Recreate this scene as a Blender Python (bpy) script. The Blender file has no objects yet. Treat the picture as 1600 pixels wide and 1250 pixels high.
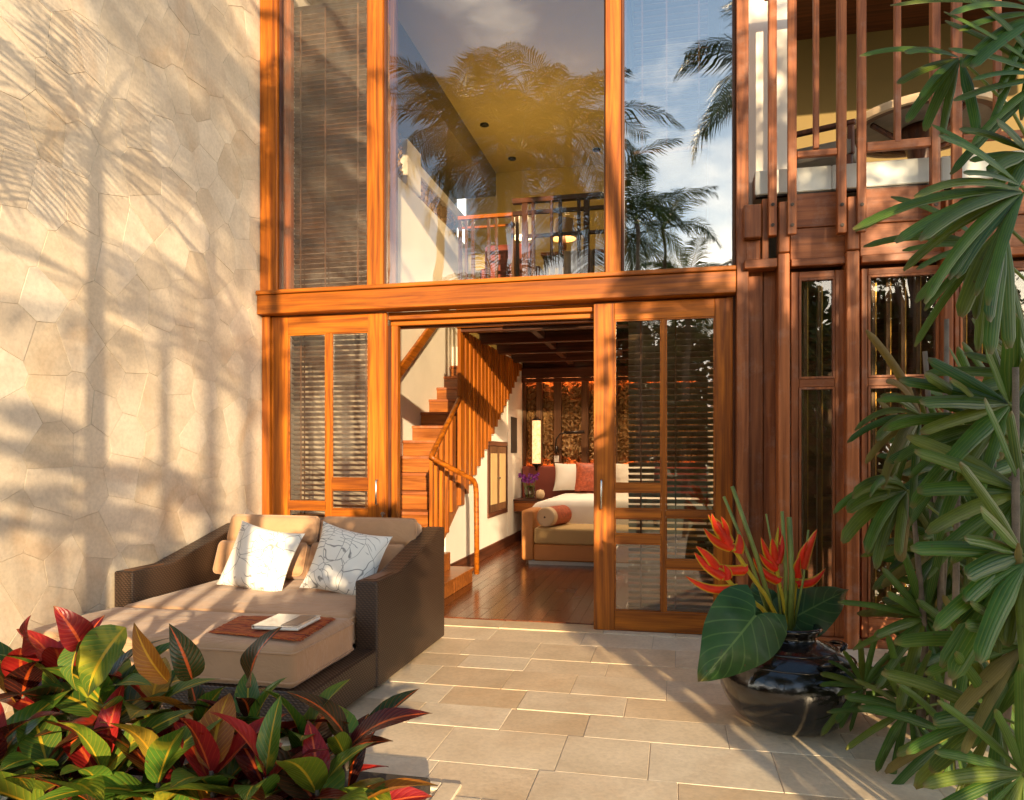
import bpy, bmesh, math, random
from mathutils import Vector, Matrix, noise as mnoise
R = math.radians
SC = bpy.context.scene
COL = SC.collection

# ------------------------------------------------------------------ camera
FPX, HZ, EYE = 1155.0, 712.0, 1.30
YAW = math.atan(255 / 1155.0)
CY, SY = math.cos(YAW), math.sin(YAW)
cd = bpy.data.cameras.new('camera')
cd.sensor_width = 36.0
cd.lens = FPX / 1600 * 36.0
cd.shift_y = (HZ - 625) / 1600
cd.clip_start = 0.05
cd.clip_end = 2000
cam = bpy.data.objects.new('camera', cd)
cam.location = (0, 0, EYE)
cam.rotation_euler = (R(90), 0, YAW)
COL.objects.link(cam)
SC.camera = cam

# ------------------------------------------------------------------ sun and sky
SUN_EL, SUN_AZ = 10.0, 20.5            # degrees; azimuth from the facade's normal towards +x
S = Vector((math.sin(R(SUN_AZ)) * math.cos(R(SUN_EL)), -math.cos(R(SUN_AZ)) * math.cos(R(SUN_EL)), math.sin(R(SUN_EL))))
sd = bpy.data.lights.new('sun', 'SUN')
sd.energy = 4.0
sd.color = (1.0, 0.77, 0.50)
sd.angle = R(0.5)
sun = bpy.data.objects.new('sun', sd)
sun.rotation_euler = S.to_track_quat('Z', 'Y').to_euler()
sun.location = (6, -14, 12)
COL.objects.link(sun)

w = bpy.data.worlds.new('World')
SC.world = w
w.use_nodes = True
nt = w.node_tree
nt.nodes.clear()
def N(tree, t, **kw):
    n = tree.nodes.new(t)
    for k, v in kw.items():
        if k.startswith('i_'):
            n.inputs[k[2:]].default_value = v
        else:
            setattr(n, k, v)
    return n
sky = N(nt, 'ShaderNodeTexSky', sky_type='NISHITA', sun_disc=False, sun_elevation=R(SUN_EL), sun_rotation=R(180 - SUN_AZ), air_density=1.0, dust_density=0.5, ozone_density=2.0)
tc = N(nt, 'ShaderNodeTexCoord')
mp = N(nt, 'ShaderNodeMapping'); mp.inputs['Scale'].default_value = (3.2, 3.2, 7.0); mp.inputs['Location'].default_value = (0.35, 0.2, 0.15)
nz = N(nt, 'ShaderNodeTexNoise'); nz.inputs['Scale'].default_value = 1.0; nz.inputs['Detail'].default_value = 8; nz.inputs['Roughness'].default_value = 0.55
sx = N(nt, 'ShaderNodeSeparateXYZ')
el = N(nt, 'ShaderNodeMapRange'); el.inputs['From Min'].default_value = 0.2; el.inputs['From Max'].default_value = 0.42; el.inputs['To Min'].default_value = 0.13; el.inputs['To Max'].default_value = -0.12
ad = N(nt, 'ShaderNodeMath', operation='ADD')
rp = N(nt, 'ShaderNodeValToRGB'); rp.color_ramp.elements[0].position = 0.46; rp.color_ramp.elements[1].position = 0.68
mx = N(nt, 'ShaderNodeMixRGB'); mx.inputs['Color2'].default_value = (10.8, 9.9, 8.9, 1)
bg = N(nt, 'ShaderNodeBackground'); bg.inputs['Strength'].default_value = 0.15
ow = N(nt, 'ShaderNodeOutputWorld')
L = nt.links.new
L(tc.outputs['Generated'], mp.inputs['Vector']); L(mp.outputs['Vector'], nz.inputs['Vector'])
L(tc.outputs['Generated'], sx.inputs['Vector']); L(sx.outputs['Z'], el.inputs['Value'])
L(nz.outputs['Fac'], ad.inputs[0]); L(el.outputs['Result'], ad.inputs[1]); L(ad.outputs[0], rp.inputs['Fac'])
L(rp.outputs['Color'], mx.inputs['Fac']); L(sky.outputs['Color'], mx.inputs['Color1']); L(mx.outputs['Color'], bg.inputs['Color']); L(bg.outputs['Background'], ow.inputs['Surface'])

SC.view_settings.view_transform = 'Standard'
SC.view_settings.look = 'None'
SC.view_settings.gamma = 1.0
SC.view_settings.exposure = 1.42
SC.view_settings.use_white_balance = True
SC.view_settings.white_balance_temperature = 6900
SC.view_settings.white_balance_tint = 8
SC.render.engine = 'CYCLES'
SC.cycles.use_denoising = True
SC.cycles.max_bounces = 10
SC.cycles.diffuse_bounces = 5
SC.cycles.glossy_bounces = 5
SC.cycles.transparent_max_bounces = 24
SC.cycles.sample_clamp_indirect = 6.0

# ------------------------------------------------------------------ pixel helpers (photo pixels, 1600 x 1250)
def ray(px, py):
    a = px - 800
    return Vector((-SY * FPX + CY * a, CY * FPX + SY * a, HZ - py))
def onY(px, py, Y):
    r = ray(px, py); t = Y / r.y
    return Vector((r.x * t, Y, EYE + r.z * t))
def onZ(px, py, Z):
    r = ray(px, py); t = (Z - EYE) / r.z
    return Vector((r.x * t, r.y * t, Z))
def onX(px, py, X):
    r = ray(px, py); t = X / r.x
    return Vector((X, r.y * t, EYE + r.z * t))
def onD(px, py, d):
    return Vector((0, 0, EYE)) + ray(px, py) * (d / FPX)
def fx(px, Y): return onY(px, 600, Y).x
def fz(px, py, Y): return onY(px, py, Y).z
RIGHT, FWD, UP = Vector((CY, SY, 0)), Vector((-SY, CY, 0)), Vector((0, 0, 1))

# ------------------------------------------------------------------ materials
def newmat(name):
    m = bpy.data.materials.new(name); m.use_nodes = True
    t = m.node_tree; t.nodes.clear()
    o = N(t, 'ShaderNodeOutputMaterial'); b = N(t, 'ShaderNodeBsdfPrincipled')
    t.links.new(b.outputs['BSDF'], o.inputs['Surface'])
    return m, t, b, o
def ramp(t, cols, pos=None):
    r = N(t, 'ShaderNodeValToRGB'); cr = r.color_ramp
    while len(cr.elements) < len(cols): cr.elements.new(0.5)
    for i, c in enumerate(cols):
        cr.elements[i].position = pos[i] if pos else i / max(1, len(cols) - 1)
        cr.elements[i].color = (*c, 1)
    return r
def coords(t, scale, rnd=True, kind='Object'):
    tc = N(t, 'ShaderNodeTexCoord'); mp = N(t, 'ShaderNodeMapping'); mp.inputs['Scale'].default_value = scale
    t.links.new(tc.outputs[kind], mp.inputs['Vector'])
    if rnd:
        oi = N(t, 'ShaderNodeObjectInfo'); mu = N(t, 'ShaderNodeMath', operation='MULTIPLY'); mu.inputs[1].default_value = 37.0
        t.links.new(oi.outputs['Random'], mu.inputs[0])
        t.links.new(mu.outputs[0], mp.inputs['Location'])
    return mp.outputs['Vector']
def noise(t, vec, scale, detail=5, rough=0.55, dist=0.0):
    n = N(t, 'ShaderNodeTexNoise'); n.inputs['Scale'].default_value = scale; n.inputs['Detail'].default_value = detail
    n.inputs['Roughness'].default_value = rough; n.inputs['Distortion'].default_value = dist
    t.links.new(vec, n.inputs['Vector']); return n.outputs['Fac']
def bump(t, b, h, strength, dist=0.01):
    u = N(t, 'ShaderNodeBump'); u.inputs['Strength'].default_value = strength; u.inputs['Distance'].default_value = dist
    t.links.new(h, u.inputs['Height']); t.links.new(u.outputs['Normal'], b.inputs['Normal'])
def mix(t, a, b, fac, mode='MIX'):
    m = N(t, 'ShaderNodeMixRGB', blend_type=mode)
    for s, v in (('Color1', a), ('Color2', b), ('Fac', fac)):
        if isinstance(v, (int, float)): m.inputs[s].default_value = v
        elif isinstance(v, tuple): m.inputs[s].default_value = (*v, 1)
        else: t.links.new(v, m.inputs[s])
    return m.outputs['Color']
def rndval(t, lo, hi):
    oi = N(t, 'ShaderNodeObjectInfo'); mr = N(t, 'ShaderNodeMapRange'); mr.inputs['To Min'].default_value = lo; mr.inputs['To Max'].default_value = hi
    t.links.new(oi.outputs['Random'], mr.inputs['Value']); return mr.outputs['Result']
def hsv(t, col, v=None, h=None, s=None):
    n = N(t, 'ShaderNodeHueSaturation'); t.links.new(col, n.inputs['Color'])
    if v is not None: t.links.new(v, n.inputs['Value'])
    if h is not None: t.links.new(h, n.inputs['Hue'])
    if s is not None: n.inputs['Saturation'].default_value = s
    return n.outputs['Color']
def wood(name, dark, light, axis='x', rough=0.38, coat=0.25, vary=0.15, wear=0.0):
    m, t, b, o = newmat(name)
    ax = 'xyz'.index(axis)
    sc = [16.0] * 3; sc[ax] = 0.9
    v = coords(t, tuple(sc))
    n1 = noise(t, v, 1.0, 6, 0.6, 1.2)
    sc2 = [70.0] * 3; sc2[ax] = 2.0
    n2 = noise(t, coords(t, tuple(sc2)), 1.0, 3, 0.5, 0.2)
    wn_ = N(t, 'ShaderNodeTexWave', wave_type='BANDS', bands_direction='XYZ'[(ax + 1) % 3]); wn_.inputs['Scale'].default_value = 5.0; wn_.inputs['Distortion'].default_value = 7.0; wn_.inputs['Detail'].default_value = 3.0; wn_.inputs['Detail Scale'].default_value = 0.7
    sc3 = [1.0] * 3; sc3[ax] = 0.16; t.links.new(coords(t, tuple(sc3)), wn_.inputs['Vector'])
    mid = tuple((a * 0.45 + c * 0.55) for a, c in zip(dark, light))
    r = ramp(t, [dark, mid, light], [0.34, 0.5, 0.64]); t.links.new(n1, r.inputs['Fac'])
    wr_ = ramp(t, [(0.62, 0.55, 0.48), (1.0, 1.0, 1.0), (1.1, 1.08, 1.05)], [0.0, 0.35, 1.0]); t.links.new(wn_.outputs['Fac'], wr_.inputs['Fac'])
    g = ramp(t, [(0.72, 0.66, 0.6), (1.06, 1.04, 1.02)], [0.3, 0.6]); t.links.new(n2, g.inputs['Fac'])
    c = mix(t, r.outputs['Color'], g.outputs['Color'], 0.75, 'MULTIPLY')
    c = mix(t, c, wr_.outputs['Color'], 0.55, 'MULTIPLY')
    big = noise(t, coords(t, (1.3, 1.3, 1.3)), 1.0, 4)
    bg_ = ramp(t, [(0.8, 0.76, 0.72), (1.1, 1.08, 1.05)], [0.3, 0.7]); t.links.new(big, bg_.inputs['Fac'])
    c = mix(t, c, bg_.outputs['Color'], 0.8, 'MULTIPLY')
    if wear:
        wn = noise(t, coords(t, (6, 6, 6)), 1.0, 8, 0.7)
        wr = ramp(t, [(0, 0, 0), (1, 1, 1)], [0.52, 0.72]); t.links.new(wn, wr.inputs['Fac'])
        mm = N(t, 'ShaderNodeMath', operation='MULTIPLY'); mm.inputs[1].default_value = wear; t.links.new(wr.outputs['Color'], mm.inputs[0])
        c = mix(t, c, (0.42, 0.33, 0.27), mm.outputs[0])
    c = hsv(t, c, v=rndval(t, 1 - vary, 1 + vary))
    t.links.new(c, b.inputs['Base Color'])
    rr = N(t, 'ShaderNodeMapRange'); rr.inputs['To Min'].default_value = rough - 0.1; rr.inputs['To Max'].default_value = rough + 0.16
    t.links.new(big, rr.inputs['Value']); t.links.new(rr.outputs['Result'], b.inputs['Roughness'])
    b.inputs['Coat Weight'].default_value = coat; b.inputs['Coat Roughness'].default_value = 0.22
    b.inputs['Specular IOR Level'].default_value = 0.28
    bump(t, b, n2, 0.25, 0.002)
    return m
def plain(name, col, rough=0.6, var=0.12, scale=6.0, bmp=0.15, metal=0.0, coat=0.0, rnd=0.0):
    m, t, b, o = newmat(name)
    v = coords(t, (1, 1, 1)); n1 = noise(t, v, scale, 7, 0.6)
    r = ramp(t, [tuple(c * (1 - var) for c in col), tuple(min(1, c * (1 + var)) for c in col)], [0.3, 0.7]); t.links.new(n1, r.inputs['Fac'])
    c = r.outputs['Color']
    if rnd: c = hsv(t, c, v=rndval(t, 1 - rnd, 1 + rnd))
    t.links.new(c, b.inputs['Base Color'])
    b.inputs['Roughness'].default_value = rough; b.inputs['Metallic'].default_value = metal; b.inputs['Coat Weight'].default_value = coat
    if bmp: bump(t, b, noise(t, v, scale * 9, 4), bmp, 0.004)
    return m
def emit(name, col, strength):
    m, t, b, o = newmat(name)
    b.inputs['Base Color'].default_value = (*col, 1); b.inputs['Emission Color'].default_value = (*col, 1); b.inputs['Emission Strength'].default_value = strength
    return m
def glassmat(name, refl, tint, wav=0.004):
    m = bpy.data.materials.new(name); m.use_nodes = True; t = m.node_tree; t.nodes.clear()
    o = N(t, 'ShaderNodeOutputMaterial'); mxs = N(t, 'ShaderNodeMixShader'); tr = N(t, 'ShaderNodeBsdfTransparent'); gl = N(t, 'ShaderNodeBsdfGlossy')
    tr.inputs['Color'].default_value = (*tint, 1); gl.inputs['Roughness'].default_value = 0.0; gl.inputs['Color'].default_value = (0.95, 0.97, 1, 1)
    lw = N(t, 'ShaderNodeLayerWeight'); lw.inputs['Blend'].default_value = 0.5
    pw = N(t, 'ShaderNodeMath', operation='POWER'); pw.inputs[1].default_value = 4.0
    mr = N(t, 'ShaderNodeMapRange'); mr.inputs['To Min'].default_value = refl; mr.inputs['To Max'].default_value = 1.0
    t.links.new(lw.outputs['Facing'], pw.inputs[0]); t.links.new(pw.outputs[0], mr.inputs['Value']); t.links.new(mr.outputs['Result'], mxs.inputs['Fac'])
    n1 = noise(t, coords(t, (1, 1, 1)), 1.6, 2)
    u = N(t, 'ShaderNodeBump'); u.inputs['Strength'].default_value = 0.5; u.inputs['Distance'].default_value = wav; t.links.new(n1, u.inputs['Height']); t.links.new(u.outputs['Normal'], gl.inputs['Normal'])
    t.links.new(tr.outputs[0], mxs.inputs[1]); t.links.new(gl.outputs[0], mxs.inputs[2]); t.links.new(mxs.outputs[0], o.inputs['Surface'])
    return m
def leafmat(name, cols, rib=(0.3, 0.35, 0.08), ribw=0.06, rough=0.35, veins=0.0, nveins=14, trans=0.25, blotch=None, stripes=0, edge=None):
    """UV leaf: u across 0..1 (midrib at 0.5), v along. Colour per leaf from cols by object random."""
    m, t, b, o = newmat(name)
    uv = N(t, 'ShaderNodeUVMap'); sp = N(t, 'ShaderNodeSeparateXYZ'); t.links.new(uv.outputs['UV'], sp.inputs['Vector'])
    oi = N(t, 'ShaderNodeObjectInfo'); r = ramp(t, cols); t.links.new(oi.outputs['Random'], r.inputs['Fac'])
    c = r.outputs['Color']
    vn = noise(t, coords(t, (1, 1, 1)), 9.0, 4)
    vr = ramp(t, [(0.7, 0.7, 0.7), (1.25, 1.25, 1.2)], [0.3, 0.7]); t.links.new(vn, vr.inputs['Fac'])
    c = mix(t, c, vr.outputs['Color'], 0.8, 'MULTIPLY')
    du = N(t, 'ShaderNodeMath', operation='SUBTRACT'); du.inputs[1].default_value = 0.5; t.links.new(sp.outputs['X'], du.inputs[0])
    ab = N(t, 'ShaderNodeMath', operation='ABSOLUTE'); t.links.new(du.outputs[0], ab.inputs[0])
    if blotch:
        bn = noise(t, coords(t, (7, 7, 7)), 1.0, 3, 0.5, 0.8); br = ramp(t, [(0, 0, 0), (1, 1, 1)], [0.62, 0.68]); t.links.new(bn, br.inputs['Fac'])
        c = mix(t, c, blotch, br.outputs['Color'])
    if edge:
        er = ramp(t, [(0, 0, 0), (1, 1, 1)], [0.30, 0.47]); t.links.new(ab.outputs[0], er.inputs['Fac']); c = mix(t, c, edge, er.outputs['Color'])
    h = None
    if veins:
        # veins slant forward from the midrib
        ml = N(t, 'ShaderNodeMath', operation='MULTIPLY_ADD'); ml.inputs[1].default_value = -0.55; t.links.new(ab.outputs[0], ml.inputs[0]); t.links.new(sp.outputs['Y'], ml.inputs[2])
        mu = N(t, 'ShaderNodeMath', operation='MULTIPLY'); mu.inputs[1].default_value = nveins; t.links.new(ml.outputs[0], mu.inputs[0])
        fr = N(t, 'ShaderNodeMath', operation='PINGPONG'); fr.inputs[1].default_value = 0.5; t.links.new(mu.outputs[0], fr.inputs[0])
        vv = ramp(t, [(1, 1, 1), (0, 0, 0)], [0.02, 0.09]); t.links.new(fr.outputs[0], vv.inputs['Fac'])
        mm = N(t, 'ShaderNodeMath', operation='MULTIPLY'); mm.inputs[1].default_value = veins; t.links.new(vv.outputs['Color'], mm.inputs[0])
        c = mix(t, c, rib, mm.outputs[0]); h = fr.outputs[0]
    if stripes:
        mu = N(t, 'ShaderNodeMath', operation='MULTIPLY'); mu.inputs[1].default_value = stripes; t.links.new(sp.outputs['X'], mu.inputs[0])
        fr = N(t, 'ShaderNodeMath', operation='PINGPONG'); fr.inputs[1].default_value = 0.5; t.links.new(mu.outputs[0], fr.inputs[0])
        vv = ramp(t, [(1, 1, 1), (0, 0, 0)], [0.03, 0.14]); t.links.new(fr.outputs[0], vv.inputs['Fac'])
        mm = N(t, 'ShaderNodeMath', operation='MULTIPLY'); mm.inputs[1].default_value = 0.5; t.links.new(vv.outputs['Color'], mm.inputs[0])
        c = mix(t, c, rib, mm.outputs[0]); h = fr.outputs[0]
    if ribw:
        rr = ramp(t, [(1, 1, 1), (0, 0, 0)], [ribw * 0.6, ribw]); t.links.new(ab.outputs[0], rr.inputs['Fac'])
        c = mix(t, c, rib, rr.outputs['Color'])
    sn = noise(t, coords(t, (1, 1, 1)), 60.0, 3, 0.6); sr = ramp(t, [(0, 0, 0), (1, 1, 1)], [0.66, 0.74]); t.links.new(sn, sr.inputs['Fac'])
    c = mix(t, c, (0.09, 0.055, 0.02), sr.outputs['Color'])
    tipr = ramp(t, [(0, 0, 0), (1, 1, 1)], [0.93, 1.0]); t.links.new(sp.outputs['Y'], tipr.inputs['Fac'])
    tm = N(t, 'ShaderNodeMath', operation='MULTIPLY'); tm.inputs[1].default_value = 0.7; t.links.new(tipr.outputs['Color'], tm.inputs[0])
    c = mix(t, c, (0.16, 0.10, 0.03), tm.outputs[0])
    t.links.new(c, b.inputs['Base Color'])
    rv = N(t, 'ShaderNodeMapRange'); rv.inputs['To Min'].default_value = rough - 0.08; rv.inputs['To Max'].default_value = rough + 0.22; t.links.new(vn, rv.inputs['Value']); t.links.new(rv.outputs['Result'], b.inputs['Roughness'])
    b.inputs['Specular IOR Level'].default_value = 0.32
    if h is not None: bump(t, b, h, 0.35, 0.004)
    tr = N(t, 'ShaderNodeBsdfTranslucent'); t.links.new(c, tr.inputs['Color'])
    ms = N(t, 'ShaderNodeMixShader'); ms.inputs['Fac'].default_value = trans
    t.links.new(b.outputs[0], ms.inputs[1]); t.links.new(tr.outputs[0], ms.inputs[2]); t.links.new(ms.outputs[0], o.inputs['Surface'])
    return m

M = {}
for a in 'xyz':
    M['teak_' + a] = wood('teak_' + a, (0.21, 0.054, 0.005), (0.49, 0.148, 0.010), a, 0.42, 0.12, 0.12)
    M['red_' + a] = wood('redwood_' + a, (0.19, 0.052, 0.014), (0.39, 0.128, 0.040), a, 0.5, 0.1, 0.16, 0.22)
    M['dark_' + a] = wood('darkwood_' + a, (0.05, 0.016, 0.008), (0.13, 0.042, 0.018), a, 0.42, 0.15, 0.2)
    M['blind_' + a] = wood('blindwood_' + a, (0.070, 0.032, 0.013), (0.150, 0.072, 0.030), a, 0.42, 0.1, 0.15)
    M['slat_' + a] = wood('slatwood_' + a, (0.075, 0.034, 0.015), (0.17, 0.078, 0.034), a, 0.42, 0.1, 0.15)
M['floorwood'] = wood('floorwood', (0.07, 0.018, 0.007), (0.18, 0.05, 0.016), 'y', 0.20, 0.5, 0.35)
M['stairwood'] = wood('stairwood', (0.20, 0.060, 0.012), (0.42, 0.145, 0.030), 'x', 0.32, 0.3, 0.12)
M['plaster'] = plain('plaster', (0.78, 0.73, 0.64), 0.75, 0.05, 2.0, 0.1)
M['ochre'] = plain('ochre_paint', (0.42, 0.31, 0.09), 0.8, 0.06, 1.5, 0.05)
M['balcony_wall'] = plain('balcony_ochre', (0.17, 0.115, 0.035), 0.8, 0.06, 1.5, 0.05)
M['slab'] = plain('slab_paint', (0.62, 0.62, 0.56), 0.6, 0.18, 3.0, 0.1)
M['dark_paint'] = plain('dark_paint', (0.03, 0.022, 0.016), 0.7)
M['mortar'] = plain('mortar', (0.54, 0.46, 0.36), 0.9, 0.1, 4.0, 0.3)
M['steel'] = plain('steel', (0.62, 0.60, 0.56), 0.25, 0.05, 5, 0, 1.0)
M['bronze'] = plain('dark_bronze', (0.03, 0.02, 0.015), 0.4, 0.1, 5, 0, 0.6)
M['gold'] = plain('brass_edge', (0.42, 0.24, 0.05), 0.35, 0.1, 5, 0, 0.6)
M['white_cloth'] = plain('white_cloth', (0.82, 0.78, 0.72), 0.85, 0.03, 3, 0.1)
M['tan_leather'] = plain('tan_leather', (0.50, 0.20, 0.055), 0.5, 0.08, 4, 0.1)
M['khaki'] = plain('khaki_cloth', (0.50, 0.33, 0.14), 0.8, 0.06, 4, 0.1)
M['cream'] = plain('cream_cloth', (0.66, 0.48, 0.30), 0.8, 0.05, 4, 0.1)
M['rust'] = plain('rust_silk', (0.38, 0.075, 0.03), 0.5, 0.45, 28, 0.2)
M['maroon'] = plain('maroon_leather', (0.26, 0.055, 0.035), 0.55, 0.1, 4, 0.1)
M['soil'] = plain('soil', (0.05, 0.035, 0.022), 0.95, 0.4, 14, 0.8)
M['lawn'] = plain('lawn', (0.075, 0.13, 0.022), 0.9, 0.35, 3.0, 0.6)
M['clear_glass'] = glassmat('vase_glass', 0.08, (0.85, 0.9, 0.88), 0.0)
M['pane'] = glassmat('clear_pane', 0.09, (0.97, 0.95, 0.91))
M['pane_mirror'] = glassmat('coated_pane', 0.25, (0.85, 0.84, 0.78))
M['pane_door'] = glassmat('door_pane', 0.085, (0.95, 0.92, 0.86))

def stone_mat(name, cols, rough=0.7, spots=0.0, sc=2.5):
    m, t, b, o = newmat(name)
    oi = N(t, 'ShaderNodeObjectInfo'); r = ramp(t, cols); t.links.new(oi.outputs['Random'], r.inputs['Fac'])
    v = coords(t, (1, 1, 1)); n1 = noise(t, v, sc, 8, 0.65, 0.4)
    r2 = ramp(t, [(0.78, 0.74, 0.68), (1.08, 1.07, 1.05)], [0.3, 0.66]); t.links.new(n1, r2.inputs['Fac'])
    c = mix(t, r.outputs['Color'], r2.outputs['Color'], 0.85, 'MULTIPLY')
    n2 = noise(t, coords(t, (1, 1, 1), False), sc * 0.6, 5, 0.6, 1.2); r3 = ramp(t, [(0, 0, 0), (1, 1, 1)], [0.52, 0.74]); t.links.new(n2, r3.inputs['Fac'])
    mm = N(t, 'ShaderNodeMath', operation='MULTIPLY'); mm.inputs[1].default_value = 0.35; t.links.new(r3.outputs['Color'], mm.inputs[0])
    c = mix(t, c, (0.50, 0.27, 0.10), mm.outputs[0])
    n4 = noise(t, v, 45, 4, 0.6); r4 = ramp(t, [(0.85, 0.85, 0.85), (1.06, 1.06, 1.06)], [0.35, 0.6]); t.links.new(n4, r4.inputs['Fac'])
    c = mix(t, c, r4.outputs['Color'], 0.6, 'MULTIPLY')
    t.links.new(c, b.inputs['Base Color']); b.inputs['Roughness'].default_value = rough
    bump(t, b, n4, 0.2, 0.006)
    return m
M['wallstone'] = stone_mat('wall_stone', [(0.62, 0.54, 0.43), (0.64, 0.55, 0.43), (0.58, 0.49, 0.38), (0.68, 0.60, 0.49), (0.61, 0.51, 0.38), (0.65, 0.58, 0.48)])
M['paver'] = stone_mat('paver_stone', [(0.77, 0.62, 0.43), (0.80, 0.68, 0.50), (0.66, 0.50, 0.32), (0.79, 0.65, 0.46), (0.72, 0.54, 0.34), (0.80, 0.69, 0.52)], 0.5)
M['openwork'] = stone_mat('openwork_stone', [(0.30, 0.18, 0.08), (0.42, 0.28, 0.14), (0.22, 0.13, 0.06)], 0.8)

def weave_mat(name, col, sc):
    m, t, b, o = newmat(name)
    v = coords(t, (sc, sc, sc), False)
    w1 = N(t, 'ShaderNodeTexWave', wave_type='BANDS', bands_direction='Z'); w1.inputs['Scale'].default_value = 1.0
    w2 = N(t, 'ShaderNodeTexWave', wave_type='BANDS', bands_direction='DIAGONAL'); w2.inputs['Scale'].default_value = 1.0
    t.links.new(v, w1.inputs['Vector']); t.links.new(v, w2.inputs['Vector'])
    mu = N(t, 'ShaderNodeMath', operation='MULTIPLY'); t.links.new(w1.outputs['Fac'], mu.inputs[0]); t.links.new(w2.outputs['Fac'], mu.inputs[1])
    r = ramp(t, [tuple(c * 0.45 for c in col), tuple(c * 1.5 for c in col)], [0.05, 0.6]); t.links.new(mu.outputs[0], r.inputs['Fac'])
    t.links.new(r.outputs['Color'], b.inputs['Base Color']); b.inputs['Roughness'].default_value = 0.45
    bump(t, b, mu.outputs[0], 0.6, 0.004)
    return m
M['wicker'] = weave_mat('dark_wicker', (0.055, 0.029, 0.016), 26.0)

def canvas_mat(name, col):
    m, t, b, o = newmat(name)
    v = coords(t, (1, 1, 1)); n1 = noise(t, v, 3.0, 6, 0.6)
    r = ramp(t, [tuple(c * 0.86 for c in col), tuple(c * 1.1 for c in col)], [0.3, 0.7]); t.links.new(n1, r.inputs['Fac'])
    t.links.new(r.outputs['Color'], b.inputs['Base Color']); b.inputs['Roughness'].default_value = 0.85
    b.inputs['Sheen Weight'].default_value = 0.2
    wr = noise(t, coords(t, (4, 9, 6)), 1.0, 5, 0.55, 1.6); bump(t, b, wr, 0.8, 0.016)
    return m
M['canvas'] = canvas_mat('tan_canvas', (0.44, 0.25, 0.13))

def leafprint():
    m, t, b, o = newmat('leaf_print')
    v0 = coords(t, (1, 1, 1), True)
    nd = N(t, 'ShaderNodeTexNoise'); nd.inputs['Scale'].default_value = 5.0; nd.inputs['Detail'].default_value = 1; t.links.new(v0, nd.inputs['Vector'])
    sb = N(t, 'ShaderNodeVectorMath', operation='MULTIPLY_ADD'); sb.inputs[1].default_value = (0.16, 0.16, 0.16); t.links.new(nd.outputs['Color'], sb.inputs[0]); t.links.new(v0, sb.inputs[2])
    mq = N(t, 'ShaderNodeMapping'); mq.inputs['Rotation'].default_value = (0, 0.7, 0); mq.inputs['Scale'].default_value = (1.0, 1.0, 0.55); t.links.new(sb.outputs[0], mq.inputs['Vector']); v = mq.outputs['Vector']
    vo = N(t, 'ShaderNodeTexVoronoi', feature='DISTANCE_TO_EDGE'); vo.inputs['Scale'].default_value = 12.0; t.links.new(v, vo.inputs['Vector'])
    vf = N(t, 'ShaderNodeTexVoronoi', feature='F1'); vf.inputs['Scale'].default_value = 12.0; t.links.new(v, vf.inputs['Vector'])
    r = ramp(t, [(1, 1, 1), (0, 0, 0)], [0.008, 0.022]); t.links.new(vo.outputs['Distance'], r.inputs['Fac'])
    wv = N(t, 'ShaderNodeTexWave', wave_type='RINGS', rings_direction='SPHERICAL'); wv.inputs['Scale'].default_value = 15.0; wv.inputs['Distortion'].default_value = 1.5
    t.links.new(vf.outputs['Position'], wv.inputs['Vector'])
    ad = N(t, 'ShaderNodeVectorMath', operation='SUBTRACT'); t.links.new(v, ad.inputs[0])
    sc_ = N(t, 'ShaderNodeVectorMath', operation='SCALE'); sc_.inputs['Scale'].default_value = 1 / 8.5; t.links.new(vf.outputs['Position'], sc_.inputs[0])
    t.links.new(vf.outputs['Position'], ad.inputs[1])
    w2 = N(t, 'ShaderNodeTexWave', wave_type='BANDS', bands_direction='DIAGONAL'); w2.inputs['Scale'].default_value = 20.0; w2.inputs['Distortion'].default_value = 5.0; w2.inputs['Detail Scale'].default_value = 0.6
    t.links.new(ad.outputs[0], w2.inputs['Vector'])
    r2 = ramp(t, [(0, 0, 0), (1, 1, 1)], [0.93, 0.99]); t.links.new(w2.outputs['Fac'], r2.inputs['Fac'])
    nn = noise(t, v, 7.0, 2); r3 = ramp(t, [(0, 0, 0), (1, 1, 1)], [0.5, 0.54]); t.links.new(nn, r3.inputs['Fac'])
    c2 = mix(t, r2.outputs['Color'], r3.outputs['Color'], 1.0, 'MULTIPLY')
    line = mix(t, r.outputs['Color'], c2, 1.0, 'LIGHTEN')
    c = mix(t, (0.80, 0.77, 0.70), (0.27, 0.26, 0.24), line)
    t.links.new(c, b.inputs['Base Color']); b.inputs['Roughness'].default_value = 0.8
    bump(t, b, noise(t, v, 5, 3), 0.4, 0.02)
    return m
M['leafprint'] = leafprint()
def matmat():
    m, t, b, o = newmat('woven_mat')
    v = coords(t, (1, 1, 1), False)
    n1 = noise(t, coords(t, (9, 55, 55), False), 1.0, 4, 0.75, 0.4)
    r = ramp(t, [(0.05, 0.010, 0.008), (0.30, 0.035, 0.012), (0.50, 0.13, 0.02), (0.07, 0.015, 0.010)], [0.36, 0.46, 0.56, 0.64]); t.links.new(n1, r.inputs['Fac'])
    t.links.new(r.outputs['Color'], b.inputs['Base Color']); b.inputs['Roughness'].default_value = 0.85
    bump(t, b, n1, 0.5, 0.004)
    return m
M['mat'] = matmat()
def lampmat():
    m, t, b, o = newmat('lamp_shade_paper')
    n1 = noise(t, coords(t, (1, 1, 1)), 26, 6, 0.7); r = ramp(t, [(0.8, 0.36, 0.12), (1.0, 0.66, 0.36)], [0.35, 0.65]); t.links.new(n1, r.inputs['Fac'])
    t.links.new(r.outputs['Color'], b.inputs['Base Color']); t.links.new(r.outputs['Color'], b.inputs['Emission Color']); b.inputs['Emission Strength'].default_value = 0.55
    return m
M['lampshade'] = lampmat()
M['cove'] = emit('cove_lamp', (1.0, 0.28, 0.08), 16.0)
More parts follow.
